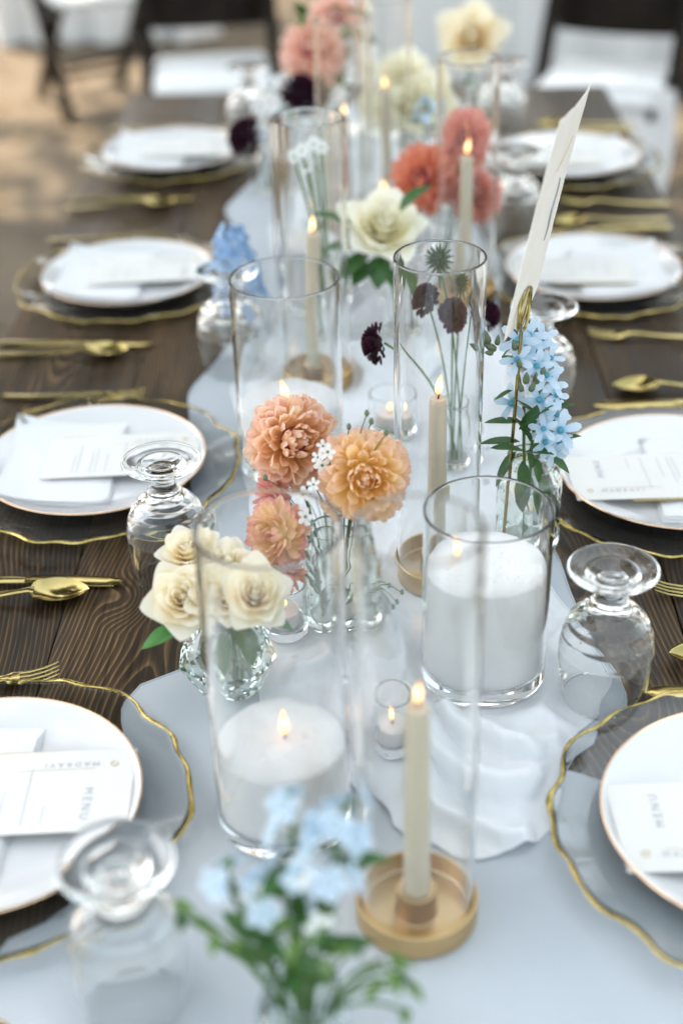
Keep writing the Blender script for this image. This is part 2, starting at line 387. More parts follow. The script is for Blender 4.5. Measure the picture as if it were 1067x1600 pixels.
# ------------------------------------------------------------------ tree added out of view as a sun blocker (its crown keeps the sun off the table)
tree_c = Vector((0.35, 1.75, TZ)) + sun_dir*(6.6/sun_dir.z)
tr = empty('added_shade_tree', (tree_c.x, tree_c.y, 0), 0, 'unseen broad leafy tree beyond the far end of the table, added to cast the shade', 'tree')
tv = MB(); tv.add(*tube(bez((0,0,-.1),(.15,.1,2.2),(0,0,5.2),8), [.30-.02*i for i in range(9)], 12)); tv.obj('trunk', 'bark', tr)
lb = MB()
for k in range(9):
    a = k*2.4; lb.add(*tube(bez((0,0,3.4+.2*k),(math.cos(a)*1.1,math.sin(a)*1.1,5.2+.15*k),(math.cos(a)*2.5,math.sin(a)*2.5,6.2+.25*k),6), [.11-.014*i for i in range(7)], 7))
lb.obj('limb', 'bark', tr)
cw = MB(); r2 = random.Random(5)
clumps = []
for k in range(70):
    u = Vector((r2.gauss(0,1), r2.gauss(0,1), r2.gauss(0,1))).normalized()*(r2.random()**.45)
    clumps.append(Vector((u.x*3.7, u.y*4.1, 7.3+u.z*2.1)))
for k in range(21000):
    c = clumps[r2.randrange(70)]; p = c + Vector((r2.gauss(0,.45), r2.gauss(0,.45), r2.gauss(0,.33)))
    q = Matrix.Translation(p) @ Quaternion(Vector((r2.gauss(0,1),r2.gauss(0,1),r2.gauss(0,1))), r2.random()*6).to_matrix().to_4x4()
    s = .09+.07*r2.random()
    cw.add([(0,-s,0),(s*.5,0,.02),(0,s,0),(-s*.5,0,.02)], [(0,1,2,3)], None, q)
cw.obj('crown', 'leaf', tr, smooth=False)

# tall trees standing round the clearing (the table, glass and gold mirror them)
def make_tree():
    o = empty('background_tree', label='x', cat='tree'); r3 = random.Random(8)
    MB().add(*tube(bez((0,0,-.1),(.2,.1,2.5),(0,.1,6.0),8), [.26-.02*i for i in range(9)], 10)).obj('trunk', 'bark', o)
    l_ = MB()
    for k in range(8):
        a = k*2.4; l_.add(*tube(bez((0,0,2.6+.35*k),(math.cos(a)*.9,math.sin(a)*.9,4+.5*k),(math.cos(a)*2.0,math.sin(a)*2.0,4.8+.6*k),5), [.09-.012*i for i in range(6)], 6))
    l_.obj('limb', 'bark', o)
    c_ = MB(); cl = []
    for k in range(60):
        u = Vector((r3.gauss(0,1), r3.gauss(0,1), r3.gauss(0,1))).normalized()*(r3.random()**.5); cl.append(Vector((u.x*2.3, u.y*2.3, 5.6+u.z*3.9)))
    for k in range(5200):
        p = cl[r3.randrange(60)] + Vector((r3.gauss(0,.4), r3.gauss(0,.4), r3.gauss(0,.4)))
        q = Matrix.Translation(p) @ Quaternion(Vector((r3.gauss(0,1),r3.gauss(0,1),r3.gauss(0,1))), r3.random()*6).to_matrix().to_4x4(); z = .12+.08*r3.random()
        c_.add([(0,-z,0),(z*.55,0,.02),(0,z,0),(-z*.55,0,.02)], [(0,1,2,3)], None, q)
    c_.obj('crown', 'tree_leaf', o, smooth=False); return o
pt_, ut_ = make_tree(), []
for k, (x, y, sc) in enumerate(((-11,13.5,1.05),(-6.5,15,1.15),(-2.2,14.5,1.0),(1.8,15.2,1.2),(5.8,14.2,1.05),(10,13,1.15))):
    o = put(pt_, ut_, (x, y, 0), k*1.3, 'tall leafy tree in the row round the clearing, number %d from the left' % (k+1) if False else (['tall leafy tree at the far left behind the tables','tall leafy tree behind the left draped table','tall leafy tree just left of the middle behind the tables','tallest leafy tree just right of the middle behind the tables','tall leafy tree behind the right corner chair','tall leafy tree at the far right behind the tables','tall leafy tree beside the clearing on its left','tall leafy tree beside the clearing on its right'][k]), 'trees round the clearing'); o.scale = (sc,)*3

# ------------------------------------------------------------------ runner
def interp(tab, y):
    if y <= tab[0][0]: return tab[0][1]
    for (a, b), (c, d) in zip(tab, tab[1:]):
        if y <= c:
            t = (y-a)/(c-a); t = t*t*(3-2*t); return b+(d-b)*t
    return tab[-1][1]
XL = [(.26,-.47),(.62,-.44),(.70,-.37),(.779,-.292),(.82,-.243),(.90,-.21),(1.00,-.222),(1.085,-.238),(1.104,-.232),(1.16,-.165),(1.25,-.165),(1.44,-.205),(1.60,-.225),(1.75,-.243),(1.90,-.21),(2.05,-.185),(2.3,-.205),(2.5,-.258),(2.7,-.215),(2.95,-.235),(3.2,-.21)]
XR = [(.26,.47),(.86,.45),(.94,.40),(.962,.215),(.985,.182),(1.03,.215),(1.085,.252),(1.12,.248),(1.2,.228),(1.35,.21),(1.5,.225),(1.75,.235),(1.95,.195),(2.2,.22),(2.5,.19),(2.8,.235),(3.2,.2)]
def pz(*pts): return [at_z(x, y, TZ) for x, y in pts]
RIDGES = [(pz((655,1040),(690,1090),(740,1150),(800,1180),(860,1178)), .032, .015),
          (pz((650,1070),(690,1190),(770,1240),(840,1235),(890,1210)), .033, .016),
          (pz((672,1140),(690,1280),(790,1318),(860,1312)), .022, .012),
          (pz((410,1000),(500,985),(590,985),(640,1010)), .024, .012),
          (pz((395,1070),(470,1060),(560,1030)), .020, .012),
          (pz((650,1040),(600,960),(560,900)), .018, .011),
          (pz((745,1120),(830,1085),(905,1140),(940,1112)), .016, .013),
          (pz((215,1075),(330,1090),(420,1150)), .004, .012),
          (pz((240,1500),(420,1440),(560,1500),(760,1540)), .005, .03),
          (pz((800,1420),(900,1500),(1000,1590)), .005, .025),
          (pz((330,1330),(300,1270),(330,1180)), .003, .012),
          (pz((310,640),(360,560),(440,520)), .010, .03), (pz((600,640),(560,560),(520,520)), .014, .02),
          (pz((360,330),(430,300),(500,330)), .014, .03), (pz((640,560),(600,480),(560,470)), .012, .02)]
FLAT = []                                         # feet of things that stand on the runner (x, y, radius)
def seg_d(p, a, b):
    ab = b-a; t = max(0, min(1, (p-a).dot(ab)/ab.length_squared)); return (p-(a+ab*t)).length
def seg_near(p, a, b):
    ab = b-a; t = max(0, min(1, (p-a).dot(ab)/ab.length_squared)); q = a+ab*t; return (p-q).length, ab
RIDGE2 = [([Vector((a.x, a.y)) for a in pts], A, w) for pts, A, w in RIDGES]
def ridge_h(x, y):
    """height of the cloth and how far a fold leans over towards its open side"""
    p = Vector((x, y)); h = 0; lx = ly = 0
    for q, A, w in RIDGE2:
        d, ab = min((seg_near(p, a, b) for a, b in zip(q, q[1:])), key=lambda t: t[0])
        if d < 3.0*w:
            e = min((p-q[0]).length, (p-q[-1]).length)/(2.2*w); e = min(1, e); k = A*math.exp(-(d/w)**2)*(e*e*(3-2*e))
            if k > h:
                nrm = Vector((-ab.y, ab.x)).normalized()
                if nrm.y > 0: nrm = -nrm
                h = k; lx, ly = nrm.x*k*.5, nrm.y*k*.5
    f = .0022*max(0, noise.noise((x*9, y*5, 1.3))+.25) + .0012*max(0, noise.noise((x*23, y*16, 4.1))) + .0011*noise.noise((x*60+y*20, y*34, 2.2))+.0006*noise.noise((x*130-y*60, y*80, 6.2))
    cz = max(0, 1-abs(y-1.08)/.30)*max(0, 1-abs(x-.02)/.26) + .55*max(0, 1-abs(y-1.9)/.8)
    n1 = 1-abs(noise.noise((x*6.5+y*3, y*7.5-x*2, 7.7)))*1.7; n2 = 1-abs(noise.noise((x*15-y*4, y*13, 3.1)))*1.8
    f += .012*cz*max(0, n1)**3 + .0045*(.35+cz)*max(0, n2)**3
    h = max(h, 0)+max(0, f)
    for fx, fy, fr in FLAT:
        d = math.hypot(x-fx, y-fy)
        if d < fr+.024: t = max(0, min(1, (d-fr-.002)/.022)); t = t*t*(3-2*t); h *= t; lx *= t; ly *= t
    return h, lx, ly
RZ = TZ + .0022
SL = [(.86,.075),(.90,.02),(.95,-.015),(1.01,-.045),(1.06,-.105),(1.12,-.118),(1.20,-.10),(1.30,-.115),(1.45,-.14),(1.6,-.16),(1.75,-.185),(1.9,-.15),(2.1,-.14),(2.4,-.17),(2.7,-.15),(3.2,-.16)]
SR = [(.86,.135),(.90,.160),(.95,.172),(1.0,.192),(1.05,.222),(1.10,.240),(1.16,.225),(1.3,.195),(1.5,.205),(1.75,.215),(1.95,.175),(2.2,.2),(2.5,.17),(2.8,.21),(3.2,.18)]
def stand_z(x, y):
    """height on which a thing stands: runner, or scarf where the scarf lies"""
    return RZ+.0021 if y > .87 and interp(SL, y)-.02 < x < interp(SR, y)+.02 else RZ+.0009
def calm(x, y):
    h = .0022*max(0, noise.noise((x*7, y*4, 11.3))+.2) + .0007*noise.noise((x*26, y*15, 4.1))+.0004
    for fx, fy, fr in FLAT:
        d = math.hypot(x-fx, y-fy)
        if d < fr+.02: h *= max(0, min(1, (d-fr)/.02))
    return max(0, h), 0, 0
def build_cloth(name, label, cat, L_, R_, y0, y1, NX, NY, hf, z0, m, front=lambda u: 0, wob=.006):
    V, F = [], []
    for j in range(NY+1):
        t = j/NY
        for i in range(NX+1):
            u = i/NX; ys = y0+front(u); y = ys+(y1-ys)*(t**1.25)
            yy = y0+(y1-y0)*(t**1.25)
            a, b = interp(L_, yy)+wob*noise.noise((0, yy*11, z0)), interp(R_, yy)+wob*noise.noise((5, yy*11, z0))
            x = a+(b-a)*u; h, lx, ly = hf(x, y); V.append((x+lx, y+ly, z0+h))
    for j in range(NY):
        for i in range(NX):
            k = j*(NX+1)+i; F.append((k, k+1, k+NX+2, k+NX+1))
    r = MB().add(V, F).obj(name, m); tag(r, label, cat)
    edge = [V[j*(NX+1)] for j in range(NY, -1, -1)] + [V[i] for i in range(1, NX)] + [V[j*(NX+1)+NX] for j in range(NY+1)]
    MB().add(*tube(edge[::2], .0011, 6)).obj('hem', m, r)
def build_runner():
    build_cloth('table_runner', 'wide pale blue grey runner lying flat along the middle of the wooden table', 'table runner', XL, XR, .262, 3.18, 90, 300, calm, RZ, 'satin')
    build_cloth('chiffon_scarf', 'sheer white chiffon scarf bunched in folds on top of the runner', 'scarf', SL, SR, .872, 3.10, 130, 480, ridge_h, RZ+.0009, 'chiffon', lambda u: .022*(1-math.sin(PI*u))-.004*math.sin(u*6+.6), .009)

# ------------------------------------------------------------------ flames, candles, glass prototypes
def flame_part(parent, z, h=.022, r=.0042, lean=(.0,.0), x=0, y=0):
    """teardrop flame above a bent charred wick, centred at x, y"""
    h *= rnd.uniform(.82,1.15); r *= rnd.uniform(.85,1.1); lean = (lean[0]+rnd.uniform(-.0035,.0035), lean[1]+rnd.uniform(-.002,.002))
    w = MB().add(*tube(bez((x,y,z),(x+.0005,y,z+.004),(x+.0018,y,z+.0075),4), .0009, 6)).obj('wick', 'wick', parent)
    prof = [(0,0),(.45,.06),(.8,.16),(1,.30),(.96,.42),(.78,.58),(.5,.76),(.22,.91),(0,1)]
    V, F, UV = [], [], []
    v, f = lathe([(a*r, b*h) for a, b in prof], 16)
    for p in v:
        t = p[2]/h; V.append((x+p[0]+lean[0]*t*t, y+p[1]+lean[1]*t*t, z+.0045+p[2])); UV.append((0, t))
    MB().add(V, f, UV).obj('flame', 'flame', parent)

def cyl_profile(R, H, t, bt):
    return [(0,0),(R-.004,0),(R-.001,.001),(R,.004),(R,H-.0016),(R-.0005,H-.0004),(R-t/2,H),(R-t+.0005,H-.0004),(R-t,H-.0016),(R-t,bt+.008),(R-t-.003,bt+.002),(R-t-.008,bt),(0,bt)]
def sand_cylinder(x, y, R, H, sand_h, label, lean=(.002,0), fh=.024, t=.0032, wick=(0,0)):
    o = empty('cylinder_vase', (x, y, stand_z(x, y)), 0, label, 'glass vase', 'glass cylinders filled with white candle sand')
    MB().add(*lathe(cyl_profile(R, H, t, .012), 72)).obj('glass_cylinder', 'glass', o)
    s = empty('sand_candle', (x, y, stand_z(x, y)+.0124), 0, label.replace('glass cylinder', 'white sand candle inside the glass cylinder', 1), 'candle', 'white sand candles inside the cylinders')
    r = R-t-.0006
    V, F = lathe([(0,0),(r-.006,0),(r-.001,.006),(r,.012),(r,sand_h),(r-.001,sand_h+.0015),(r*.85,sand_h+.0022),(r*.6,sand_h+.001),(r*.3,sand_h-.0005),(0,sand_h-.001)], 64)
    V = [(a, b, c + (.0022*noise.noise((a*60, b*60, x*9)) if c > sand_h-.002 else 0)) for a, b, c in V]
    MB().add(V, F).obj('sand', 'sand', s)
    # loose grains standing proud on the surface
    gb = MB(); rg = random.Random(int(1000*abs(x))+7)
    for k in range(420):
        a = rg.random()*2*PI; q = r*math.sqrt(rg.random())*.985
        px_, py_ = q*math.cos(a), q*math.sin(a); z = sand_h+.0012+.0022*noise.noise((px_*60, py_*60, x*9)); e = .0007+.0006*rg.random()
        gb.add([(px_,py_,z+e),(px_+e,py_,z),(px_,py_+e,z),(px_-e,py_,z),(px_,py_-e,z)], [(0,1,2),(0,2,3),(0,3,4),(0,4,1)])
    tag(gb.obj('grains', 'sand', s), kind='stuff')
    flame_part(s, sand_h-.001, fh, fh*.19, lean, *wick)
    FLAT.append((x, y, R)); return o
def taper_set(x, y, H, Rg, hc, name_, hold='brass', chimney=True, lean=(.002,0)):
    if hold:
        h = empty('candle_holder', (x, y, stand_z(x, y)), 0, 'round brass candle tray '+name_, 'candle holder', 'brass candle trays')
        MB().add(*lathe([(0,0),(.046,0),(.049,.0025),(.0492,.0235),(.0485,.0245),(.0472,.0245),(.0465,.0235),(.0462,.006),(.0445,.0048),(.0175,.0048),(.0165,.0058),(.0163,.029),(.0157,.030),(.0115,.030),(.0112,.028),(.0112,.012),(0,.012)], 72)).obj('tray', 'brass', h)
        FLAT.append((x, y, .049))
    if chimney:
        g = empty('glass_chimney', (x, y, stand_z(x, y)+.0050), 0, 'tall clear glass chimney '+name_, 'glass chimney', 'tall glass candle chimneys')
        t = .0022
        MB().add(*lathe([(Rg,.0003),(Rg,H-.0012),(Rg-.0004,H-.0003),(Rg-t/2,H),(Rg-t+.0004,H-.0003),(Rg-t,H-.0012),(Rg-t,.0003)], 72, True)).obj('glass_tube', 'glass', g)
    c = empty('taper_candle', (x, y, stand_z(x, y)+.0124), 0, 'lit cream taper candle '+name_, 'candle', 'cream taper candles')
    MB().add(*lathe([(0,0),(.0108,.0005),(.0108,.02),(.0100,hc*.6),(.0093,hc-.006),(.0082,hc-.0015),(.005,hc-.0008),(.002,hc-.002),(0,hc-.002)], 32)).obj('wax', 'taper', c)
    flame_part(c, hc-.002, .021, .0042, lean)
def tea_votive(x, y, label, R=.029, H=.062, top=None):
    o = empty('votive_glass', (x, y, stand_z(x, y)), 0, 'small clear votive glass '+label, 'votive', 'tea light votives')
    top = top or R
    k = (top-R)/H
    MB().add(*lathe([(0,0),(R-.003,0),(R,.003),(top,H-.001),(top-.001,H),(top-.002,H-.001),(R-.0024,.014),(R-.005,.0105),(0,.010)], 48)).obj('glass_cup', 'glass', o)
    c = empty('tea_light', (x, y, stand_z(x, y)+.0106), 0, 'lit white tea light '+label.replace('standing', 'in the votive glass'), 'candle', 'small tea lights')
    MB().add(*lathe([(0,.0),(.0175,0),(.0182,.001),(.0182,.016),(.0174,.0165),(.0168,.0145),(0,.0140)], 36)).obj('wax', 'tealight', c)
    flame_part(c, .0138, .015, .0030)
    FLAT.append((x, y, R)); return o

# ------------------------------------------------------------------ the candles and glasses along the middle
sand_cylinder(-.072, .930, .0590, .300, .073, 'tallest glass cylinder in front of the cream roses', (-.001,.002), .025, wick=(.003,.004))
sand_cylinder( .116, 1.131, .0610, .190, .115, 'short wide glass cylinder beside the upturned goblet on the right', (-.003,0), .024, wick=(-.022,.008))
sand_cylinder(-.093, 1.555, .0650, .250, .075, 'glass cylinder right behind the peach dahlias', (-.002,0), .024, wick=(-.005,.0))
sand_cylinder(-.082, 2.060, .0570, .290, .090, 'blurred glass cylinder midway down the table', (0,0), .024)
sand_cylinder( .050, 2.290, .0570, .200, .080, 'low glass cylinder behind the ivory rose', (0,0), .026, wick=(-.02,.01))
taper_set(.040, .814, .365, .0455, .205, 'nearest to the camera')
taper_set(.076, 1.306, .365, .0455, .205, 'just left of the gold card stand')
taper_set(-.068, 1.786, .365, .0455, .205, 'behind the middle glass cylinder on the left')
taper_set(.151, 2.071, .365, .0455, .215, 'in front of the coral dahlias')
taper_set(.034, 2.480, .365, .0455, .205, 'blurred, in front of the cream roses far down the table')
taper_set(-.035, 2.330, .365, .0455, .200, 'blurred, on the left far down the table')
tea_votive(.019, 1.023, 'standing beside the nearest taper candle', .0255, .060, .0215)
tea_votive(-.083, 1.207, 'standing below the dahlias')
tea_votive(-.035, 2.140, 'standing in the blur behind the taper candle', .027, .06)
tea_votive(.030, 1.640, 'standing left of the dark scabiosa', .027, .055)

# ------------------------------------------------------------------ place settings
SET = {}
def make_charger():
    o = empty('charger_plate', label='x', cat='charger plate')
    ph = [(7,.010,.4),(12,.014,1.9),(17,.010,4.0),(5,.006,2.2),(23,.004,1.1)]
    def wav(a): return 1+sum(k*math.sin(n*a+p) for n, k, p in ph)
    def fr(a, z): return 1+(wav(a)-1)*min(1, max(0, (z-.003)/.010))
    prof = [(0,.0),(.115,0),(.125,.001),(.150,.007),(.176,.0135),(.1785,.015),(.176,.0172),(.150,.0112),(.125,.0052),(.115,.0044),(0,.0044)]
    prof = [(0,0),(.05,0)]+prof[1:-1]+[(.05,.0044),(0,.0044)]
    V, F = lathe(prof, 180, fr=fr)
    MB().add(V, F).obj('glass_dish', 'dish_glass', o)
    ring = []
    for i in range(260):
        a = 2*PI*i/260; r = .1792*wav(a)
        ring.append((r*math.cos(a), r*math.sin(a), .0158+.0012*math.sin(11*a)+.0006*math.sin(29*a)))
    rg = random.Random(3); rad = [.0019+.0015*noise.noise((math.cos(2*PI*i/260)*9, math.sin(2*PI*i/260)*9, 0)) for i in range(260)]
    MB().add(*tube(ring, rad, 8, True, .6)).obj('gold_rim', 'rim_gold', o)
    return o
def make_plate():
    o = empty('dinner_plate', label='x', cat='plate')
    def zz(r): return .0045+.0165*max(0, (r-.085)/.053)**1.5 if r > .085 else .0045
    prof = [(0,.0012),(.072,.0012),(.074,0),(.079,0),(.081,.0015),(.10,.0045),(.12,.0105),(.1365,.0188),(.1382,.0206),(.1372,.0220)]
    prof += [(r, zz(r)) for r in (.134,.128,.120,.110,.100,.092,.085,.06,.03)] + [(0,.0045)]
    prof[9] = (.1372, zz(.1372)+.0006)
    MB().add(*lathe(prof, 120)).obj('ceramic_body', 'ceramic', o)
    ring = [(.1379*math.cos(2*PI*i/120), .1379*math.sin(2*PI*i/120), .0212) for i in range(120)]
    MB().add(*tube(ring, .00105, 6, True)).obj('gold_rim', 'rose_gold', o)
    return o
def make_napkin():
    V, F = [], []
    o = MB()
    for lay in range(3):
        x0, x1, y0, y1 = -.112+lay*.004, .030-lay*.002, -.098+lay*.003, .106-lay*.006
        nx, ny = 14, 18; V = []; F = []
        for side in (0, 1):
            for j in range(ny+1):
                for i in range(nx+1):
                    u, v = i/nx, j/ny; x = x0+(x1-x0)*u; y = y0+(y1-y0)*v
                    e = min(u, 1-u, v, 1-v); th = .0016*min(1, e*9)
                    r = math.hypot(x, y); zb = .0052+.0165*max(0, (r-.085)/.053)**1.5
                    z = zb + lay*.0019 + .0012*noise.noise((x*18, y*18, lay*3.)) + (th if side else -0.0)
                    V.append((x, y, z))
        n0 = (nx+1)*(ny+1)
        for j in range(ny):
            for i in range(nx):
                k = j*(nx+1)+i; F.append((k, k+nx+1, k+nx+2, k+1)); F.append((n0+k, n0+k+1, n0+k+nx+2, n0+k+nx+1))
        o.add(V, F)
    r = o.obj('napkin', 'linen'); tag(r, 'x', 'napkin'); return r
def text_mesh(s, size, name):
    cu_ = bpy.data.curves.new(name, 'FONT'); cu_.body = s; cu_.size = size; cu_.align_x = 'CENTER'; cu_.space_character = 1.5; cu_.extrude = .00008; cu_.resolution_u = 3
    t = bpy.data.objects.new(name, cu_); COL.objects.link(t)
    bpy.context.view_layer.update()
    me = bpy.data.meshes.new_from_object(t.evaluated_get(bpy.context.evaluated_depsgraph_get()))
    bpy.data.objects.remove(t); bpy.data.curves.remove(cu_); me.name = name; return me
CARD_Z = .0165
def drape(me, M4, zf, lift):
    for v in me.vertices:
        p = M4 @ v.co; v.co = (p.x, p.y, zf(p.x, p.y)+lift+v.co.z)
def make_menu():
    """card 190 x 105 mm, long side along the diner's view (local x)"""
    o = empty('menu_card', label='x', cat='menu card')
    cx, cy0, L, Wd = .034, .009, .190, .104
    V, F = [], []
    nx, ny = 16, 10
    def zc(x, y): return CARD_Z + .0012*math.sin((x-cx)*14) + 0*x
    for side in (0,1):
        for j in range(ny+1):
            for i in range(nx+1):
                x = cx-L/2+L*i/nx; y = cy0-Wd/2+Wd*j/ny; V.append((x, y, zc(x, y)+(.0007 if side else 0)))
    n0 = (nx+1)*(ny+1)
    for j in range(ny):
        for i in range(nx):
            k = j*(nx+1)+i; F.append((k, k+nx+1, k+nx+2, k+1)); F.append((n0+k, n0+k+1, n0+k+nx+2, n0+k+nx+1))
    per = [i for i in range(nx+1)] + [j*(nx+1)+nx for j in range(1, ny+1)] + [ny*(nx+1)+i for i in range(nx-1, -1, -1)] + [j*(nx+1) for j in range(ny-1, 0, -1)]
    for a, b in zip(per, per[1:]+per[:1]): F.append((a, b, n0+b, n0+a))
    MB().add(V, F).obj('card', 'card', o, smooth=False)
    V = [(cx-L/2+.015+.11*i, cy0+Wd/2-.02+.0225*j, CARD_Z-.0011+.0003*k) for k in (0,1) for j in (0,1) for i in (0,1)]
    MB().add(V, [(0,2,3,1),(4,5,7,6),(0,1,5,4),(2,6,7,3),(0,4,6,2),(1,3,7,5)]).obj('gold_backing', 'kraft', o, smooth=False)
    me = text_mesh('MENU', .0115, 'title'); me.materials.append(M['ink'])
    tx = cx+L/2-.042; drape(me, Matrix.Translation((tx, cy0-.018, 0)) @ Matrix.Rotation(-PI/2, 4, 'Z'), zc, .0010); link('title', me, o)
    me = text_mesh('MADRAYI', .0085, 'guest_name'); me.materials.append(M['ink'])
    tx = cx+.038; drape(me, Matrix.Translation((tx, cy0+.036, 0)) @ Matrix.Rotation(PI, 4, 'Z'), zc, .0010); link('guest_name', me, o)
    tx = cx+.076
    MB().add(*tube([(tx+.0032*math.cos(a*PI/10), cy0+.032+.0032*math.sin(a*PI/10), zc(tx,0)+.0010) for a in range(20)], .0006, 4, True)).obj('ring_emblem', 'gold_ink', o)
    V = [(cx-.01+.07*i/8, cy0+.0265+.0007*j, zc(cx-.01+.07*i/8,0)+.0010) for j in (0,1) for i in range(9)]
    MB().add(V, [(i,i+1,i+10,i+9) for i in range(8)]).obj('gold_rule', 'gold_ink', o, smooth=False)
    # rows of print too small to read
    tl = MB(); rt = random.Random(9)
    for grp, x in enumerate((.020, .003, .0085-.026, -.030, -.036, -.052, -.058)):
        y = cy0-Wd/2+.010; end = y + (.022, .068, .042, .060, .046, .066, .04)[grp]
        while y < end:
            w = .0015+.004*rt.random(); X = cx+x
            z = zc(X, 0)+.00095
            tl.add([(X-.0005,y,z),(X+.0005,y,z),(X+.0005,y+w,z),(X-.0005,y+w,z)], [(0,1,2,3)]); y += w+.0011
    tag(tl.obj('print_rows', 'ink', o, smooth=False), kind='stuff')
    return o
def strip(sec):
    """closed strip lofted through sections (x, half width, z, thickness)"""
    V, F = [], []
    for (x, w, z, t) in sec:
        V += [(x,-w,z),(x,-w*.55,z-t),(x,w*.55,z-t),(x,w,z),(x,w*.55,z+t),(x,-w*.55,z+t)]
    for i in range(len(sec)-1):
        for k in range(6):
            m_ = (k+1) % 6; F.append((i*6+k, i*6+m_, i*6+6+m_, i*6+6+k))
    F.append((5,4,3,2,1,0)); F.append(tuple(len(V)-6+k for k in range(6))); return V, F
def make_fork():
    o = empty('fork', label='x', cat='fork')
    MB().add(*strip([(-.200,.0070,.0035,.0012),(-.195,.0092,.0035,.0016),(-.16,.0085,.003,.0016),(-.11,.0055,.005,.0018),(-.075,.0038,.0085,.0020),(-.062,.0042,.009,.0020),(-.052,.0090,.0075,.0014),(-.046,.0115,.0065,.0012),(-.040,.0118,.006,.0011)])).obj('handle', 'gold', o)
    for k in range(4):
        y = -.0096+.0064*k
        MB().add(*tube([(-.0415,y,.006),(-.03,y,.0058),(-.015,y*1.02,.008),(-.004,y*1.03,.0115),(0,y*1.03,.0130)], [.0020,.0019,.0017,.0013,.0006], 6, False, .6)).obj('tine', 'gold', o)
    return o
def make_knife():
    o = empty('knife', label='x', cat='knife')
    MB().add(*strip([(-.235,.0075,.0045,.0018),(-.230,.0095,.0045,.0026),(-.19,.0088,.0048,.0030),(-.13,.0062,.005,.0030),(-.108,.0056,.005,.0028)])).obj('handle', 'gold', o)
    MB().add(*strip([(-.108,.0055,.005,.0016),(-.10,.0095,.005,.0012),(-.05,.0102,.0045,.0009),(-.018,.0095,.004,.0008),(-.006,.0065,.004,.0007),(0,.0015,.004,.0005)])).obj('blade', 'gold', o)
    te = MB()
    for k in range(26):
        x = -.075+.0026*k; te.add([(x,-.0100,.0040),(x+.0026,-.0100,.0040),(x+.0013,-.0113,.0042),(x,-.0100,.0050),(x+.0026,-.0100,.0050)], [(0,1,2),(3,2,4)])
    te.obj('serrated_edge', 'gold', o); return o
def make_spoon():
    o = empty('spoon', label='x', cat='spoon')
    MB().add(*strip([(-.205,.0070,.004,.0012),(-.200,.0095,.004,.0016),(-.165,.0085,.004,.0016),(-.115,.0055,.006,.0018),(-.078,.0036,.0105,.0021),(-.066,.0042,.0125,.0020),(-.060,.0060,.0125,.0012)])).obj('handle', 'gold', o)
    V, F = [], []; nu, nv = 20, 9
    for side in (0,1):
        for i in range(nu+1):
            u = i/nu; x = -.064+.064*u
            w = .0225*math.sin(PI*min(1,max(0,u))**.82)**.62 + (.004*(1-u) if u < .12 else 0)
            dep = .0095*math.sin(PI*u)**.8
            for j in range(nv+1):
                v = -1+2*j/nv; V.append((x, w*v, .0125-.0035*u-dep*(1-v*v)-(.0011 if side else 0)))
    n0 = (nu+1)*(nv+1)
    for i in range(nu):
        for j in range(nv):
            k = i*(nv+1)+j; F.append((k, k+nv+1, k+nv+2, k+1)); F.append((n0+k, n0+k+1, n0+k+nv+2, n0+k+nv+1))
    for i in range(nu):
        for e in (0, nv):
            k = i*(nv+1)+e; F.append((k, k+nv+1, n0+k+nv+1, n0+k))
    V = [(a, b, c+.0008) for a, b, c in V]
    MB().add(V, F).obj('bowl', 'gold', o); return o
def make_goblet():
    """water goblet standing upside down on its rim"""
    o = empty('water_goblet', label='x', cat='goblet')
    out = [(.0388,.0006),(.0410,.012),(.0440,.030),(.0455,.046),(.0450,.062),(.0425,.078),(.0375,.091),(.030,.1005),(.0215,.1065),(.0178,.1095),(.0172,.1115),(.0178,.1135),(.0150,.1155),(.0128,.1190),(.0122,.1240),(.0130,.1290),(.0165,.1335),(.0245,.1375),(.0345,.1420),(.0408,.1455),(.0424,.1475),(.0420,.1492),(.0405,.1496),(.0375,.1482),(.0315,.1462),(.0260,.1452),(.0235,.1462),(.0205,.1470),(.0160,.1448),(.0110,.1428),(.005,.1420),(0,.1418)]
    inn = [(0,.1015),(.008,.1010),(.018,.0975),(.027,.0915),(.0345,.0830),(.0400,.0715),(.0432,.058),(.0438,.045),(.0424,.030),(.0396,.012),(.0375,.0006)]
    MB().add(*lathe(inn+out, 64)[0:2] if False else lathe([(p) for p in (inn + out)], 64)).obj('glass_body', 'glass', o)
    return o
protos = {k: (f(), []) for k, f in dict(charger=make_charger, plate=make_plate, napkin=make_napkin, menu=make_menu, fork=make_fork, knife=make_knife, spoon=make_spoon, goblet=make_goblet).items()}
def where(side, row):
    return {0:'nearest the camera', 1:'second from the camera', 2:'third from the camera', 3:'farthest from the camera'}[row] + (' on the left' if side < 0 else ' on the right')
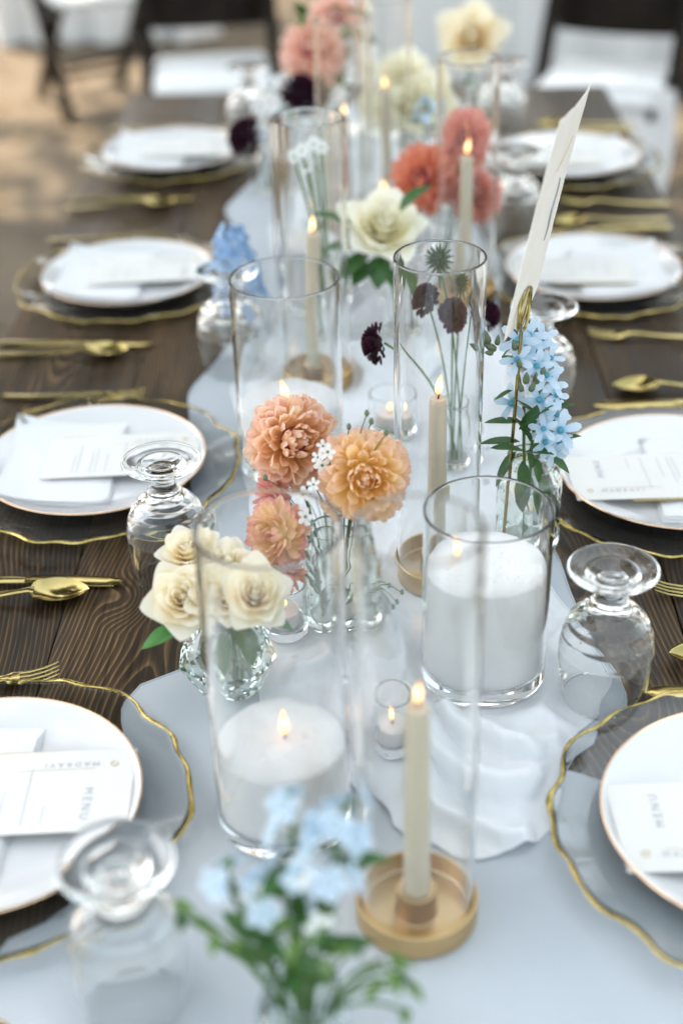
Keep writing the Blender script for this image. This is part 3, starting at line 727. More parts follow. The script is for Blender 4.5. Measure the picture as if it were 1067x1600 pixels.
# side, row, x, y, goblet xy, fork dy, knife dy, spoon dy, turn
ROWS = [(-1,0,-.335,.925,(-.176,.727),.205,-.225,-.260,.0), (-1,1,-.338,1.535,(-.216,1.310),.212,-.240,-.262,.9), (-1,2,-.384,2.148,(-.192,1.833),.215,-.228,-.258,1.7), (-1,3,-.390,2.796,(-.242,2.933),.215,-.230,-.262,2.6),
        (1,0,.338,.900,(.228,1.089),.210,-.190,-.245,.5), (1,1,.370,1.487,(.229,1.691),.222,-.215,-.262,1.3), (1,2,.360,2.137,(.253,2.347),.215,-.225,-.255,2.1), (1,3,.388,2.716,(.284,2.942),.215,-.225,-.26,3.3)]
for side, row, x, y, gb, fy, ky, sy, turn in ROWS:
    rz = 0 if side < 0 else PI
    w = where(side, row); rg = random.Random(row*2+side+5)
    base = RZ + .0014
    FLAT.append((x, y, .186))
    def P(k, loc, r, lab, grp): return put(protos[k][0], protos[k][1], loc, r, lab, grp)
    P('charger', (x, y, base), turn, 'clear glass charger plate with wavy gold rim '+w, 'glass chargers with gold rims')
    P('plate', (x, y, base+.0047), turn, 'white dinner plate with thin gold rim '+w, 'white dinner plates')
    P('napkin', (x, y, base+.0050), rz+rg.uniform(-.05,.05), 'folded white napkin under the menu on the plate '+w, 'folded white napkins')
    P('menu', (x, y, base+.0052), rz+(.04 if row == 0 else rg.uniform(-.06,.06)), 'cream printed menu card on the plate '+w, 'menu cards on the plates')
    def loc(dx, dy, z): return (x+math.cos(rz)*dx-math.sin(rz)*dy, y+math.sin(rz)*dx+math.cos(rz)*dy, z)
    on = RZ+.0008 if row == 0 else TZ+.0006
    P('fork', loc(.035+rg.uniform(-.01,.01)+(.035 if side > 0 and row == 1 else 0), fy, TZ+.0006), rz+(.22 if (side < 0 and row == 0) else -.1 if row == 1 and side > 0 else rg.uniform(-.06,.06)), 'gold fork beside the charger '+w, 'gold forks')
    kx = .068
    P('knife', loc(kx, ky, on+.0004), rz+rg.uniform(-.03,.03), 'gold knife beside the charger '+w, 'gold knives')
    P('spoon', loc(.036, sy, on+.0004), rz+rg.uniform(-.02,.12), 'gold spoon beside the charger '+w, 'gold spoons')
    gl = 'upturned clear water goblet above the plate '+w
    P('goblet', (gb[0], gb[1], stand_z(*gb)+.0004 if interp(XL, gb[1])-.02 < gb[0] < interp(XR, gb[1])+.02 else TZ+.0006), turn, gl, 'upturned water goblets')
    FLAT.append((gb[0], gb[1], .046))

# ------------------------------------------------------------------ flowers
def petal(L, Wd, cup=.25, curl=.2, nu=4, nv=5, point=.0, wave=0.0, seed=0, base=.35, peak=.62):
    V, UV, F = [], [], []
    for j in range(nv+1):
        v = j/nv
        s = base+(1-base)*math.sin(PI/2*min(1, v/peak))
        if v > peak: s *= math.sqrt(max(.0, 1-((v-peak)/(1.02-peak))**2))*(1-point*(v-peak)/(1-peak)) + .04
        for i in range(nu+1):
            u = -1+2*i/nu; x = u*Wd/2*s
            z = cup*Wd*s*u*u*(.5+.5*v) + curl*L*v*v
            if wave: z += wave*L*noise.noise((u*1.3+seed*7, v*2.2, seed*3.1))*v
            y = L*v*(1-.10*abs(curl)*v)
            V.append((x, y, z)); UV.append((i/nu, v))
    for j in range(nv):
        for i in range(nu):
            k = j*(nu+1)+i; F.append((k, k+1, k+nu+2, k+nu+1))
    return V, F, UV
def pet_mtx(axis_m, th, ph, base, tilt):
    """petal growing in polar direction th from the flower axis, upper face towards the axis"""
    return axis_m @ Matrix.Rotation(ph, 4, 'Z') @ Matrix.Rotation(-th, 4, 'X') @ Matrix.Translation((0,0,base)) @ Matrix.Rotation(PI/2+tilt, 4, 'X')
def dahlia_specs(N, R, th1=118, seed=0, th0=6):
    rg = random.Random(seed); out = []
    c0, c1 = math.cos(math.radians(th0)), math.cos(math.radians(th1))
    for i in range(N):
        f = (i+.5)/N; th = math.acos(c0-(c0-c1)*f**.92); ph = i*2.39996
        tip = R*(.66+.34*math.sin(min(th, 1.4)/1.4*PI/2))
        L = R*(.40+.44*min(1, f*1.5)); wd = R*(.17+.25*min(1, f*1.6))
        q = rg.gauss(1, .055); out.append((th+rg.gauss(0,.05), ph+rg.gauss(0,.07), max(.06*R, tip-L), L*q, wd*rg.uniform(.85,1.15), f))
    return out
def stem_to(parent, loc, head, vase, n=10, r=.0020, sag=.25, m='stem'):
    a = Vector(vase)-loc; b = Vector(head)-loc
    mid = Vector((a.x*.75+b.x*.25, a.y*.75+b.y*.25, a.z+(b.z-a.z)*.62))
    MB().add(*tube(bez(a, mid, b, n), r, 7)).obj('stem', m, parent)
    return a, mid, b
def bezp(a, m_, b, t): return a*(1-t)**2+m_*2*t*(1-t)+b*t*t
def leaf_geo(L, Wd, fold=.25, bend=-.25, nv=7, wavy=.03, seed=0):
    V, F, UV = [], [], []
    for j in range(nv+1):
        v = j/nv; s = math.sin(PI*v**.85)**.8 if 0 < v < 1 else .03
        for i in range(5):
            u = -1+i/2; V.append((u*Wd/2*s, L*v, fold*Wd*.5*s*abs(u)+bend*L*v*v+wavy*L*noise.noise((u+seed, v*3, seed)))); UV.append((i/4, v))
    for j in range(nv):
        for i in range(4):
            k = j*5+i; F.append((k, k+1, k+6, k+5))
    return V, F, UV
def leaf(parent, p, direction, L, Wd, m='leaf', roll=0, seed=0, bend=-.25):
    d = Vector(direction).normalized(); x = d.cross(Vector((0,0,1))); x = x.normalized() if x.length > .05 else Vector((1,0,0)); z = x.cross(d)
    mt = Matrix((x, d, z)).transposed().to_4x4() @ Matrix.Rotation(roll, 4, 'Y'); mt.translation = p
    return MB().add(*leaf_geo(L, Wd, seed=seed, bend=bend)).obj('leaf', m, parent, mtx=mt)
PET = {}
def petal_mesh(key, m, *a, **k):
    if key not in PET: PET[key] = MB().add(*petal(*a, **k)).mesh('petal', m)
    return PET[key]
def dahlia(head, axis, R, N, mname, vase, label, group, seed=0, th1=118, cup=.32, point=.1, curl=.12, single=True, name='dahlia', eye='dahlia_eye', th0=6):
    loc = Vector((vase[0], vase[1], RZ+.004)); head = Vector(head)
    o = empty(name, loc, 0, label, name, group)
    A = frame(axis, seed*1.7); A.translation = head-loc
    joined = MB()
    for (th, ph, b, L, wd, f) in dahlia_specs(N, R, th1, seed, th0):
        cl = curl if f > .25 else .40
        mt = pet_mtx(A, th, ph, b, (.08 if f < .2 else -.05+.10*(f > .7))+.11*math.sin(th*37+ph*11)) @ Matrix.Rotation(.16*math.sin(ph*23), 4, 'Y')
        if single:
            k = min(4, int(f*5)); k = k*3+int(abs(math.sin(ph*91))*2.99); me = petal_mesh((mname, k, round(point,2)), mname, 1, .62, cup*(1.25-.5*f)*(.75+.25*(k % 3)), cl*(.6+.4*(k % 3)), point=point, wave=.13, seed=k+seed, base=.42)
            link('petal', me, o, mtx=mt @ Matrix.Diagonal((wd/.62, L, L, 1)))
        else:
            joined.add(*petal(L, wd, cup, cl, 3, 3, point, base=.42), mt)
    if not single: joined.obj('petals', mname, o)
    e = MB()
    rg = random.Random(seed)
    for k in range(40):
        th = .32*math.sqrt((k+.5)/40)*1.5; ph = k*2.4
        e.add(*petal(R*.20, R*.07, .5, .35, 2, 2), pet_mtx(A, th, ph, R*.40, .25))
    v_, f_ = lathe([(0,-R*.1),(R*.30,0),(R*.34,R*.2),(R*.22,R*.42),(0,R*.5)], 14); e.add(v_, f_, [(0,.4)]*len(v_), A)
    e.obj('eye', eye, o)
    ax = Vector(axis).normalized()
    MB().add(*lathe([(0,-R*.30),(R*.16,-R*.28),(R*.30,-R*.10),(R*.24,-R*.02),(0,R*.0)], 14)).obj('calyx', 'stem', o, mtx=A)
    stem_to(o, loc, head-ax*R*.28, loc)
    return o
def rose_petals(R, H, seed):
    """list of (V,F,UV): petals wrapped round the axis, inner ones tight, outer ones opening"""
    rg = random.Random(seed); out = []
    layers = [(3,.13,.98,.0,1.6),(4,.25,1.0,.05,1.15),(5,.40,.99,.12,.95),(5,.57,.93,.22,.86),(5,.75,.82,.38,.80),(5,.90,.66,.58,.76)]
    for li, (n, rr, hh, fl, span) in enumerate(layers):
        off = rg.random()*6
        for k in range(n):
            ph = off+2*PI*k/n+rg.uniform(-.12,.12); V, F, UV = [], [], []; nu, nv = 6, 6
            sp = span*rg.uniform(.92,1.1); sd = rg.random()*20; hs = hh*rg.uniform(.94,1.05)
            for j in range(nv+1):
                v = j/nv
                wv = (.5+.5*math.sin(PI/2*min(1, v/.5)))*(1 if v < .74 else math.sqrt(max(0, 1-((v-.74)/.285)**2)))
                for i in range(nu+1):
                    u = -1+2*i/nu; a = ph+u*sp*wv
                    flare = fl*R*max(0, v-.45)**2*2.0*(1+.25*math.cos(u*2))
                    # pinched tip like a real rose petal
                    flare += .16*R*fl*max(0, v-.8)/.2*(1-abs(u)) + .06*R*fl*noise.noise((u*2.6, sd, v*3))*max(0, v-.3)
                    r = R*rr*(.30+.70*min(1, v*1.35)**.75) + flare + .05*R*noise.noise((sd, u*1.4, v*2))*(.3+rr)+ R*.03*u
                    z = H*hs*(v*(1-.10*u*u)) - fl*H*.55*max(0, v-.55)**2*2.2 - .35*H*rr*(1-v)**2*.2
                    V.append((r*math.cos(a), r*math.sin(a), z)); UV.append((i/nu, v))
            for j in range(nv):
                for i in range(nu):
                    q = j*(nu+1)+i; F.append((q, q+1, q+nu+2, q+nu+1))
            out.append((V, F, UV))
    return out
def rose(head, axis, R, mname, vase, label, group, seed=0, single=True, H=None, leaves=0):
    loc = Vector((vase[0], vase[1], RZ+.004)); head = Vector(head)
    o = empty('rose', loc, 0, label, 'rose', group)
    A = frame(axis, seed); H = H or R*1.25
    A.translation = head-loc-Vector(axis).normalized()*H*.5
    if single:
        for g_ in rose_petals(R, H, seed): MB().add(*g_).obj('petal', mname, o, mtx=A)
    else:
        j = MB()
        for g_ in rose_petals(R, H, seed): j.add(*g_)
        j.obj('petals', mname, o, mtx=A)
    v_, f_ = lathe([(0,0),(R*.13,H*.1),(R*.14,H*.5),(R*.10,H*.74),(R*.04,H*.82),(0,H*.80)], 14, fr=lambda a, z: 1+.22*math.sin(2*a+z/H*9))
    MB().add(v_, f_, [(0,.62)]*len(v_)).obj('heart', mname, o, mtx=A)
    MB().add(*lathe([(0,-R*.18),(R*.14,-R*.15),(R*.22,0),(R*.3,R*.12),(0,R*.14)], 12)).obj('calyx', 'stem', o, mtx=A)
    a, m_, b = stem_to(o, loc, head-Vector(axis).normalized()*H*.6, loc, r=.0022)
    for k in range(5):
        ph = k*2*PI/5; d = A.to_3x3() @ Vector((math.cos(ph), math.sin(ph), -.2)); leaf(o, A.translation, d, R*.55, R*.16, 'stem', seed=k)
    rg = random.Random(seed+3)
    for k in range(leaves):
        t = .62+.3*k/max(1, leaves); p = bezp(a, m_, b, t); ph = rg.random()*6.28
        leaf(o, p, (math.cos(ph), math.sin(ph), .1), .045, .026, seed=k+seed)
    return o
def florets(parent, pts, r, mname, eye, np_=5, single=True, w=.5, curl=-.15, name='blossom', seed=0):
    """open star flowers: pts = (position, axis)"""
    rg = random.Random(seed)
    for (p, ax) in pts:
        A = frame(ax, rg.random()*6); A.translation = p
        if single: A = A @ Matrix.Scale(rg.uniform(.80,1.22), 4)
        b = MB().add(*lathe([(0,-r*.05),(r*.15,0),(r*.17,r*.10),(r*.08,r*.17),(0,r*.15)], 10)).obj(name, eye, parent, mtx=A)
        j = MB()
        for k in range(np_):
            mt = pet_mtx(Matrix.Identity(4), 1.35+rg.uniform(-.15,.15), 2*PI*k/np_+rg.uniform(-.08,.08), r*.10, 0)
            if single:
                me = petal_mesh((mname, 'fl', w, np_), mname, 1, w, .12, curl, 4, 4, base=.55, peak=.7, wave=.08)
                link('petal', me, b, mtx=mt @ Matrix.Diagonal((r*.9, r*.9, r*.9, 1)))
            else: j.add(*petal(r*.9, r*.9*w, .12, curl, 2, 3, base=.5, peak=.7), mt)
        if not single: j.obj('petals', mname, b)
def spike(head0, head1, n, r, mname, vase, label, group, seed=0, rad=.02, eye='white_flower', leaves=4, name='delphinium'):
    """spike of round florets from head0 to head1"""
    loc = Vector((vase[0], vase[1], RZ+.004)); o = empty(name, loc, 0, label, 'flower', group)
    rg = random.Random(seed); h0, h1 = Vector(head0)-loc, Vector(head1)-loc; pts = []
    for k in range(n):
        t = (k+.5)/n; ph = k*2.4; p = h0.lerp(h1, t); ax = Vector((math.cos(ph), math.sin(ph), .25+.4*rg.random()))
        q = rad*(1-.5*t); pts.append((p+ax*q, ax))
    florets(o, pts, r, mname, eye, 5, False, .8, -.1, seed=seed)
    tw = MB()
    for p, ax in pts: tw.add(*tube([p-ax*rad*.9-Vector((0,0,.006)), p], .0008, 5))
    tw.obj('stalks', 'stem', o)
    a, m_, b = stem_to(o, loc, Vector(h1)+loc, loc)
    for k in range(leaves):
        t = .45+.4*k/max(1, leaves); ph = rg.random()*6.28; leaf(o, bezp(a, m_, b, t), (math.cos(ph), math.sin(ph), .25), .04, .016, seed=k)
    return o
def scabiosa(head, axis, R, vase, label, group, kind='flower', seed=0):
    loc = Vector((vase[0], vase[1], RZ+.004)); o = empty('scabiosa', loc, 0, label, 'flower', group); head = Vector(head)
    A = frame(axis, seed); A.translation = head-loc; j = MB()
    if kind == 'flower':
        for k in range(110):
            f = (k+.5)/110; th = math.acos(1-1.15*f); ph = k*2.4; L = R*(.30+.22*f)
            j.add(*petal(L, R*(.24+.12*f), .3, .2, 2, 3, base=.5), pet_mtx(A, th, ph, R*(.55+.12*f), .3*math.sin(k)))
        j.obj('florets', 'maroon', o)
        MB().add(*lathe([(0,-R*.2),(R*.4,-R*.1),(R*.6,R*.2),(R*.4,R*.5),(0,R*.62)], 14)).obj('flower_core', 'maroon', o, mtx=A)
    else:
        MB().add(*lathe([(0,-R*.55),(R*.35,-R*.45),(R*.55,0),(R*.35,R*.42),(0,R*.5)], 14)).obj('seed_core', 'thistle', o, mtx=A)
        for k in range(70):
            f = (k+.5)/70; th = math.acos(1-1.9*f); ph = k*2.4
            d = Vector((math.sin(th)*math.cos(ph), math.sin(th)*math.sin(ph), math.cos(th)))
            j.add(*tube([d*R*.45, d*R*1.0], [R*.10, R*.02], 4), None, A)
        j.obj('bristles', 'thistle', o)
        for k in range(7):
            ph = k*.9; d = A.to_3x3() @ Vector((math.cos(ph), math.sin(ph), -.35)); leaf(o, A.translation-Vector((0,0,R*.4)), d, R*1.5, R*.25, 'thistle', seed=k)
    stem_to(o, loc, head-Vector(axis).normalized()*R*.4, loc, r=.0014)
    return o
VASES = []
def bud_vase(x, y, R, H, label, neck=.7, m='glass', shape='bottle'):
    o = empty('bud_vase', (x, y, stand_z(x, y)), 0, label, 'vase', 'small glass bud vases')
    t = .0028
    if shape == 'bottle':
        out = [(0,0),(R-.003,0),(R,.004),(R*1.0,H*.55),(R*.92,H*.70),(R*neck,H*.82),(R*neck,H*.95),(R*neck+.002,H-.001),(R*neck+.001,H)]
        inn = [(R*neck-.0015,H),(R*neck-t+.0005,H*.95),(R*neck-t,H*.82),(R*.92-t,H*.69),(R-t,H*.55),(R-t,.012),(R-t-.004,.009),(0,.008)]
        MB().add(*lathe(out+inn, 40)).obj('glass_body', m, o)
    elif shape == 'crystal':
        nz_, na = 60, 72; V = []
        def out_r(z):
            h = z/H; return R if h < .76 else R - R*(1-neck)*min(1, (h-.76)/.14)**1.3
        prof = [(0,0),(R-.004,0)] + [(out_r(H*k/nz_), .002+(H-.002)*k/nz_) for k in range(nz_+1)]
        inn = [(R*neck-.0026,H-.001),(R*neck-.003,H*.9),(R-.0045,H*.74),(R-.0045,.014),(R-.009,.010),(0,.009)]
        V, F = lathe(prof+inn, na*2)
        W_ = []
        for p in V:
            r = math.hypot(p[0], p[1]); z = p[2]
            if r > R*.93 and .006 < z < H*.76:
                a = math.atan2(p[1], p[0]); u = a*9/(2*PI)*1.0; w_ = z/(2*PI*R/9)
                d = max(abs(math.sin(PI*(u+w_*.62))), abs(math.sin(PI*(u-w_*.62)))); k = 1+.055*(d-.85)*min(1, (z-.006)/.006)*min(1, (H*.76-z)/.006)
                p = (p[0]*k, p[1]*k, z)
            W_.append(p)
        MB().add(W_, F).obj('glass_body', m, o)
    elif shape == 'facet':
        n = 7; lev = [(R*.55,0,0),(R*.72,H*.10,.5),(R*1.02,H*.42,0),(R*.86,H*.66,.5),(R*.46,H*.90,0),(R*.44,H*1.0,0)]
        V, F = [], []
        for r, z, o_ in lev:
            for i in range(n): a = 2*PI*(i+o_)/n; V.append((r*math.cos(a), r*math.sin(a), z))
        for k in range(len(lev)-1):
            o1, o2 = lev[k][2], lev[k+1][2]
            for i in range(n):
                j = (i+1) % n; a, b, c, d = k*n+i, k*n+j, (k+1)*n+i, (k+1)*n+j
                if o1 == o2: F.append((a, b, d, c))
                elif o1 < o2: F += [(a, b, c), (b, d, c)]
                else: F += [(a, d, c), (a, b, d)]
        bi = len(V); V.append((0,0,0)); 
        for i in range(n): F.append((bi, (i+1) % n, i))
        inl = [(R*.44-.003,H),(R*.40-.001,H*.90),(R*.80-.004,H*.64),(R*.92-.005,H*.42),(R*.62-.004,H*.16),(R*.4,H*.11)]
        st = len(V)
        for r, z in inl:
            for i in range(n): a = 2*PI*i/n; V.append((r*math.cos(a), r*math.sin(a), z))
        top = (len(lev)-1)*n
        for i in range(n): j = (i+1) % n; F.append((top+i, top+j, st+j, st+i))
        for k in range(len(inl)-1):
            for i in range(n): j = (i+1) % n; F.append((st+k*n+i, st+k*n+j, st+k*n+n+j, st+k*n+n+i))
        ci = len(V); V.append((0,0,H*.11)); q = st+(len(inl)-1)*n
        for i in range(n): F.append((q+i, q+(i+1) % n, ci))
        MB().add(V, F).obj('glass_body', m, o, smooth=False)
    FLAT.append((x, y, R)); return o

# --- peach dahlias
DV = (-.028, 1.225)
bud_vase(DV[0], DV[1], .030, .112, 'cut glass bud vase holding the peach dahlias', .8, 'cut_glass', 'crystal')
GD = 'dahlias bunched in the middle vase'
toC = lambda p: (cam_pos-Vector(p)).normalized()
h = at_y(455, 690, 1.262); dahlia(h, toC(h)+Vector((.46,.0,.06)), .0475, 140, 'dahlia_a', DV, 'round peach pink dahlia, uppermost left of the bunch, its eye showing', GD, 1, 122, .34, .05, th0=15)
h = at_y(568, 742, 1.205); dahlia(h, toC(h)+Vector((.10,0,-.16)), .0465, 125, 'dahlia_b', DV, 'apricot orange dahlia, rightmost of the bunch beside the glass chimney', GD, 2, 120, .22, .12, eye='dahlia_b')
h = at_y(437, 832, 1.185); dahlia(h, toC(h)+Vector((-.62,-.1,-.05)), .0370, 100, 'dahlia_c', DV, 'small pale yellow and pink dahlia just above the cream roses', GD, 3, 118, .2, .3, eye='dahlia_c')
h = at_y(447, 885, 1.175); dahlia(h, Vector((-.1,-.5,-.75)), .029, 60, 'dahlia_d', DV, 'drooping rust orange dahlia under the pale yellow one', GD, 4, 105, .2, .2)
h = at_y(437, 778, 1.235); dahlia(h, Vector((-.5,-.4,-.1)), .027, 60, 'dahlia_rosy', DV, 'half hidden rosy red dahlia between the peach and yellow blooms', GD, 5, 110, .25, .1)
# small white filler flowers among them
fl = empty('filler_sprig', (DV[0]+.004, DV[1]-.004, RZ+.006), 0, 'sprig of tiny white star flowers and green buds among the peach dahlias', 'flower')
FO = Vector(fl.location)
pts = []
for (px, py, Y) in ((505,697,1.20),(497,715,1.195),(490,757,1.175),(478,772,1.17),(503,727,1.19),(482,806,1.165),(512,706,1.19)):
    p = at_y(px, py, Y); pts.append((p-FO, toC(p)+Vector((rnd.uniform(-.5,.5), 0, rnd.uniform(-.3,.5)))))
florets(fl, pts, .0085, 'white_flower', 'bud', 5, True, .62, -.1, seed=4)
st = MB()
for p, ax in pts: st.add(*tube(bez((0,0,0), (0,0,p.z*.6), p, 6), .0007, 5))
for (px, py, Y) in ((573,647,1.21),(580,660,1.21),(545,668,1.22),(603,678,1.19),(415,748,1.2),(560,920,1.17),(612,940,1.18),(604,948,1.18),(596,915,1.18),(622,925,1.18)):
    p = at_y(px, py, Y)-FO; st.add(*tube(bez((0,0,0), (p.x*.3,p.y*.3,max(.07,p.z*.8)), p, 7), .0006, 5))
    MB().add(*lathe([(0,-.003),(.0022,-.001),(.0024,.002),(.001,.0045),(0,.005)], 8)).obj('bud', 'bud', fl, loc=p)
st.obj('stalks', 'stem', fl)

# --- cream roses in the faceted vase
RV = (-.137, 1.112)
bud_vase(RV[0], RV[1], .048, .086, 'faceted geometric glass vase holding the cream roses', .45, 'cut_glass', 'facet')
GR = 'cream roses in the faceted vase'
for (px, py, Y, ax, R, lab, sd, lv) in ((286,934,1.075,(-.15,.1,.2),.0285,'open cream rose, leftmost of the bunch above the wooden table',1,0),
        (396,925,1.055,(.12,.1,.35),.0280,'open cream rose on the right of the bunch, seen through the tall cylinder',2,0),
        (348,880,1.12,(.1,.5,.9),.0270,'cream rose at the back of the bunch turned upwards',3,1),
        (292,858,1.13,(-.2,.5,.5),.0220,'small cream rose peeping out behind the left rose',4,0),
        (340,925,1.075,(0,.2,.6),.0250,'cream rose between the two open ones',5,1)):
    h = at_y(px, py, Y); rose(h, toC(h)+Vector(ax), R, 'rose_cream', (RV[0]+rnd.uniform(-.012,.012), RV[1]+rnd.uniform(-.01,.01)), lab, GR, sd, leaves=lv)
rl = empty('rose_foliage', (RV[0], RV[1], RZ+.012), 0, 'green rose leaves under the cream roses at the vase mouth', 'foliage')
RO = Vector(rl.location)
for (px, py, Y, dr, L, Wd, mm) in ((283,985,1.075,(-1,-.25,-.12),.040,.026,'leaf_bright'),(372,975,1.05,(.35,-.4,-.7),.040,.024,'leaf'),(335,985,1.06,(-.1,-.5,-.9),.045,.024,'leaf'),(405,960,1.05,(.9,-.2,-.1),.034,.020,'leaf'),(350,965,1.07,(.5,-.4,-.3),.034,.020,'leaf')):
    leaf(rl, at_y(px, py, Y)-RO, dr, L, Wd, mm, seed=px)
s_ = MB()
for (x, y) in ((-.012,.0),(.014,-.008),(0,.012)): s_.add(*tube(bez((x*1.6,y*1.6,0),(x,y,.04),(x*.7,y*.7,.085),6), .0018, 6))
s_.obj('stem', 'stem', rl)

# --- blue tweedia in the crystal bottle
TV = (.182, 1.369)
bud_vase(TV[0], TV[1], .0355, .112, 'diamond patterned crystal bud vase holding the pale blue flowers', .74, 'cut_glass', 'crystal')
def tweedia(label, blos, leaves, buds, stempts, seed):
    o = empty('tweedia', (TV[0], TV[1], RZ+.012), 0, label, 'flower', 'pale blue tweedia stems in the crystal vase'); O = Vector(o.location)
    P = []
    for (px, py, Y, ax) in blos:
        p = at_y(px, py, Y); P.append((p-O, toC(p)+Vector(ax)))
    florets(o, P, .0195, 'blue', 'blue_eye', 5, True, .46, -.12, seed=seed)
    main = [Vector((0,0,0))] + [at_y(*q)-O for q in stempts]
    pts = []
    for a, b in zip(main, main[1:]): pts += [a.lerp(b, t/4) for t in range(4)]
    pts.append(main[-1]); MB().add(*tube(pts, .0019, 7)).obj('stem', 'stem', o)
    for p, ax in P:
        near = min(pts[2:], key=lambda q: (q-p).length); MB().add(*tube(bez(near, (near+p)/2+Vector((0,0,.004)), p-ax.normalized()*.002, 5), .0009, 5)).obj('stalk', 'stem', o)
    for k, (px, py, Y, dr, L, Wd) in enumerate(leaves): leaf(o, at_y(px, py, Y)-O, dr, L, Wd, seed=k+seed, bend=-.1)
    for (px, py, Y, dr, L) in buds:
        A = frame(dr); A.translation = at_y(px, py, Y)-O
        MB().add(*lathe([(0,0),(L*.20,L*.12),(L*.24,L*.35),(L*.16,L*.7),(0,L)], 9)).obj('bud', 'bud', o, mtx=A)
tweedia('pale blue flower stem on the right of the crystal vase, spilling towards the plate',
    [(835,547,1.335,(.1,.1,.35)),(853,586,1.32,(.3,0,.1)),(868,618,1.325,(.6,.1,0)),(849,670,1.30,(-.1,0,0)),(875,672,1.315,(.25,0,.1)),(862,706,1.31,(.2,0,-.5)),(842,625,1.32,(.1,0,.2)),(860,560,1.345,(.5,.3,.4)),(868,648,1.335,(.7,.2,.2)),(822,545,1.33,(-.1,.1,.5)),(848,530,1.345,(.3,.3,.7)),(838,572,1.315,(0,0,.3)),(864,600,1.33,(.6,.2,.3)),(846,650,1.315,(-.1,0,.1)),(872,690,1.315,(.5,.1,-.2)),(852,690,1.305,(-.1,-.1,-.2))],
    [(835,650,1.325,(-.4,-.3,.6),.045,.018),(845,700,1.325,(.5,-.3,-.3),.04,.017),(825,735,1.35,(-.1,-.2,-1),.05,.02),(842,740,1.35,(.2,-.2,-1),.05,.02),(850,690,1.33,(.7,-.2,.3),.04,.016),(838,640,1.33,(.3,-.3,-.5),.03,.012),(860,640,1.34,(.6,0,.2),.028,.011),(840,690,1.32,(-.2,-.3,-.6),.03,.014),(835,715,1.34,(.2,-.2,-.8),.03,.014)],
    [(838,600,1.31,(-.1,-.2,1),.016),(845,590,1.31,(.2,-.1,1),.014),(838,712,1.31,(0,-.6,.2),.014)],
    [(830,700,1.36),(838,640,1.345),(850,575,1.345)], 3)
tweedia('pale blue flower stem on the left of the crystal vase with green buds on top',
    [(810,532,1.335,(-.2,.1,.5)),(808,562,1.315,(-.3,0,.35)),(800,630,1.33,(-.7,.2,.1)),(825,525,1.345,(0,.3,.6))],
    [(815,660,1.32,(-.9,-.1,.15),.040,.016),(812,690,1.32,(-1,-.1,.10),.044,.017),(820,705,1.31,(-.8,-.3,.35),.042,.017),(806,705,1.32,(-.50,-.2,-.75),.044,.017),(822,680,1.31,(.1,-.3,.9),.05,.02),(826,660,1.315,(.4,-.3,.6),.04,.016),(812,672,1.30,(.3,-.4,.6),.03,.012),(820,705,1.31,(.6,-.4,.2),.034,.014),(800,610,1.325,(-.8,0,-.4),.022,.010),(815,720,1.32,(.1,-.3,-.9),.04,.016),(828,690,1.31,(-.3,-.2,.7),.045,.016)],
    [(775,548,1.33,(-.8,0,.55),.018),(763,538,1.33,(-.3,0,1),.018),(755,546,1.33,(-1,0,.5),.016),(776,540,1.33,(.1,0,1),.013),(770,552,1.325,(-.5,-.3,.2),.012),(821,600,1.30,(0,-.2,1),.016),(828,612,1.30,(.3,-.2,1),.014),(815,612,1.305,(-.3,-.2,1),.014),(805,548,1.32,(-.2,0,1),.014),(812,575,1.31,(-.2,-.2,1),.013)],
    [(818,700,1.355),(818,630,1.34),(806,570,1.34),(785,557,1.335)], 6)

# --- dark scabiosa behind the chimney
SV = (.116, 1.555)
bud_vase(SV[0], SV[1], .028, .085, 'plain glass bud vase holding the dark scabiosa', .75)
GS = 'scabiosa stems in the plain vase'
for (px, py, Y, ax, R, kd, lab) in ((686,405,1.54,(0,-.2,1),.019,'seed','spiky green scabiosa seed head, tallest in the plain vase'),
        (728,440,1.545,(.1,-.2,1),.0135,'seed','smaller dark green seed head right of the tallest one'),
        (660,468,1.52,(-.4,-.5,.6),.0185,'flower','dark maroon scabiosa seen through the left side of the chimney'),
        (712,492,1.53,(.1,-.6,.5),.0195,'flower','dark maroon scabiosa in the middle of the chimney'),
        (760,492,1.56,(.8,-.3,.3),.018,'flower','dark maroon scabiosa poking out right of the chimney'),
        (590,537,1.45,(-1,-.3,.1),.0215,'flower','dark maroon scabiosa drooping out left of the chimney')):
    scabiosa(at_y(px, py, Y), ax, R, (SV[0]+rnd.uniform(-.01,.01), SV[1]+rnd.uniform(-.01,.01)), lab, GS, kd, px)

# --- blurred flowers farther down the table
bud_vase(.047, 1.954, .026, .10, 'greenish bud vase holding the ivory rose')
h = at_y(600, 350, 1.92); o_ = rose(h, toC(h)+Vector((.2,.2,.7)), .046, 'rose_white', (.047,1.954), 'large ivory rose with green leaves in mid table', 'roses beyond the candles', 8, False)
for k, (px, py, dr) in enumerate(((560,385,(-1,-.3,.2)),(585,410,(-.5,-.7,-.1)),(575,395,(-.7,-.6,-.3)),(610,420,(.3,-.8,-.2)),(548,350,(-.9,0,.5)),(625,330,(.6,.2,.7)),(595,400,(-.1,-.8,-.3)))):
    leaf(o_, at_y(px, py, 1.90)-Vector(o_.location), dr, .055, .034, seed=k)
bud_vase(-.205, 1.985, .026, .085, 'bud vase of the blue delphinium beside the third plate on the left')
spike(at_y(376,475,1.96), at_y(362,372,1.98), 26, .020, 'blue_deep', (-.205,1.985), 'pale blue delphinium spike beside the third plate on the left', 'delphinium spikes', 2, .030)
bud_vase(.125, 2.190, .028, .10, 'bud vase holding the coral dahlias')
GC = 'coral dahlias beyond the taper candle'
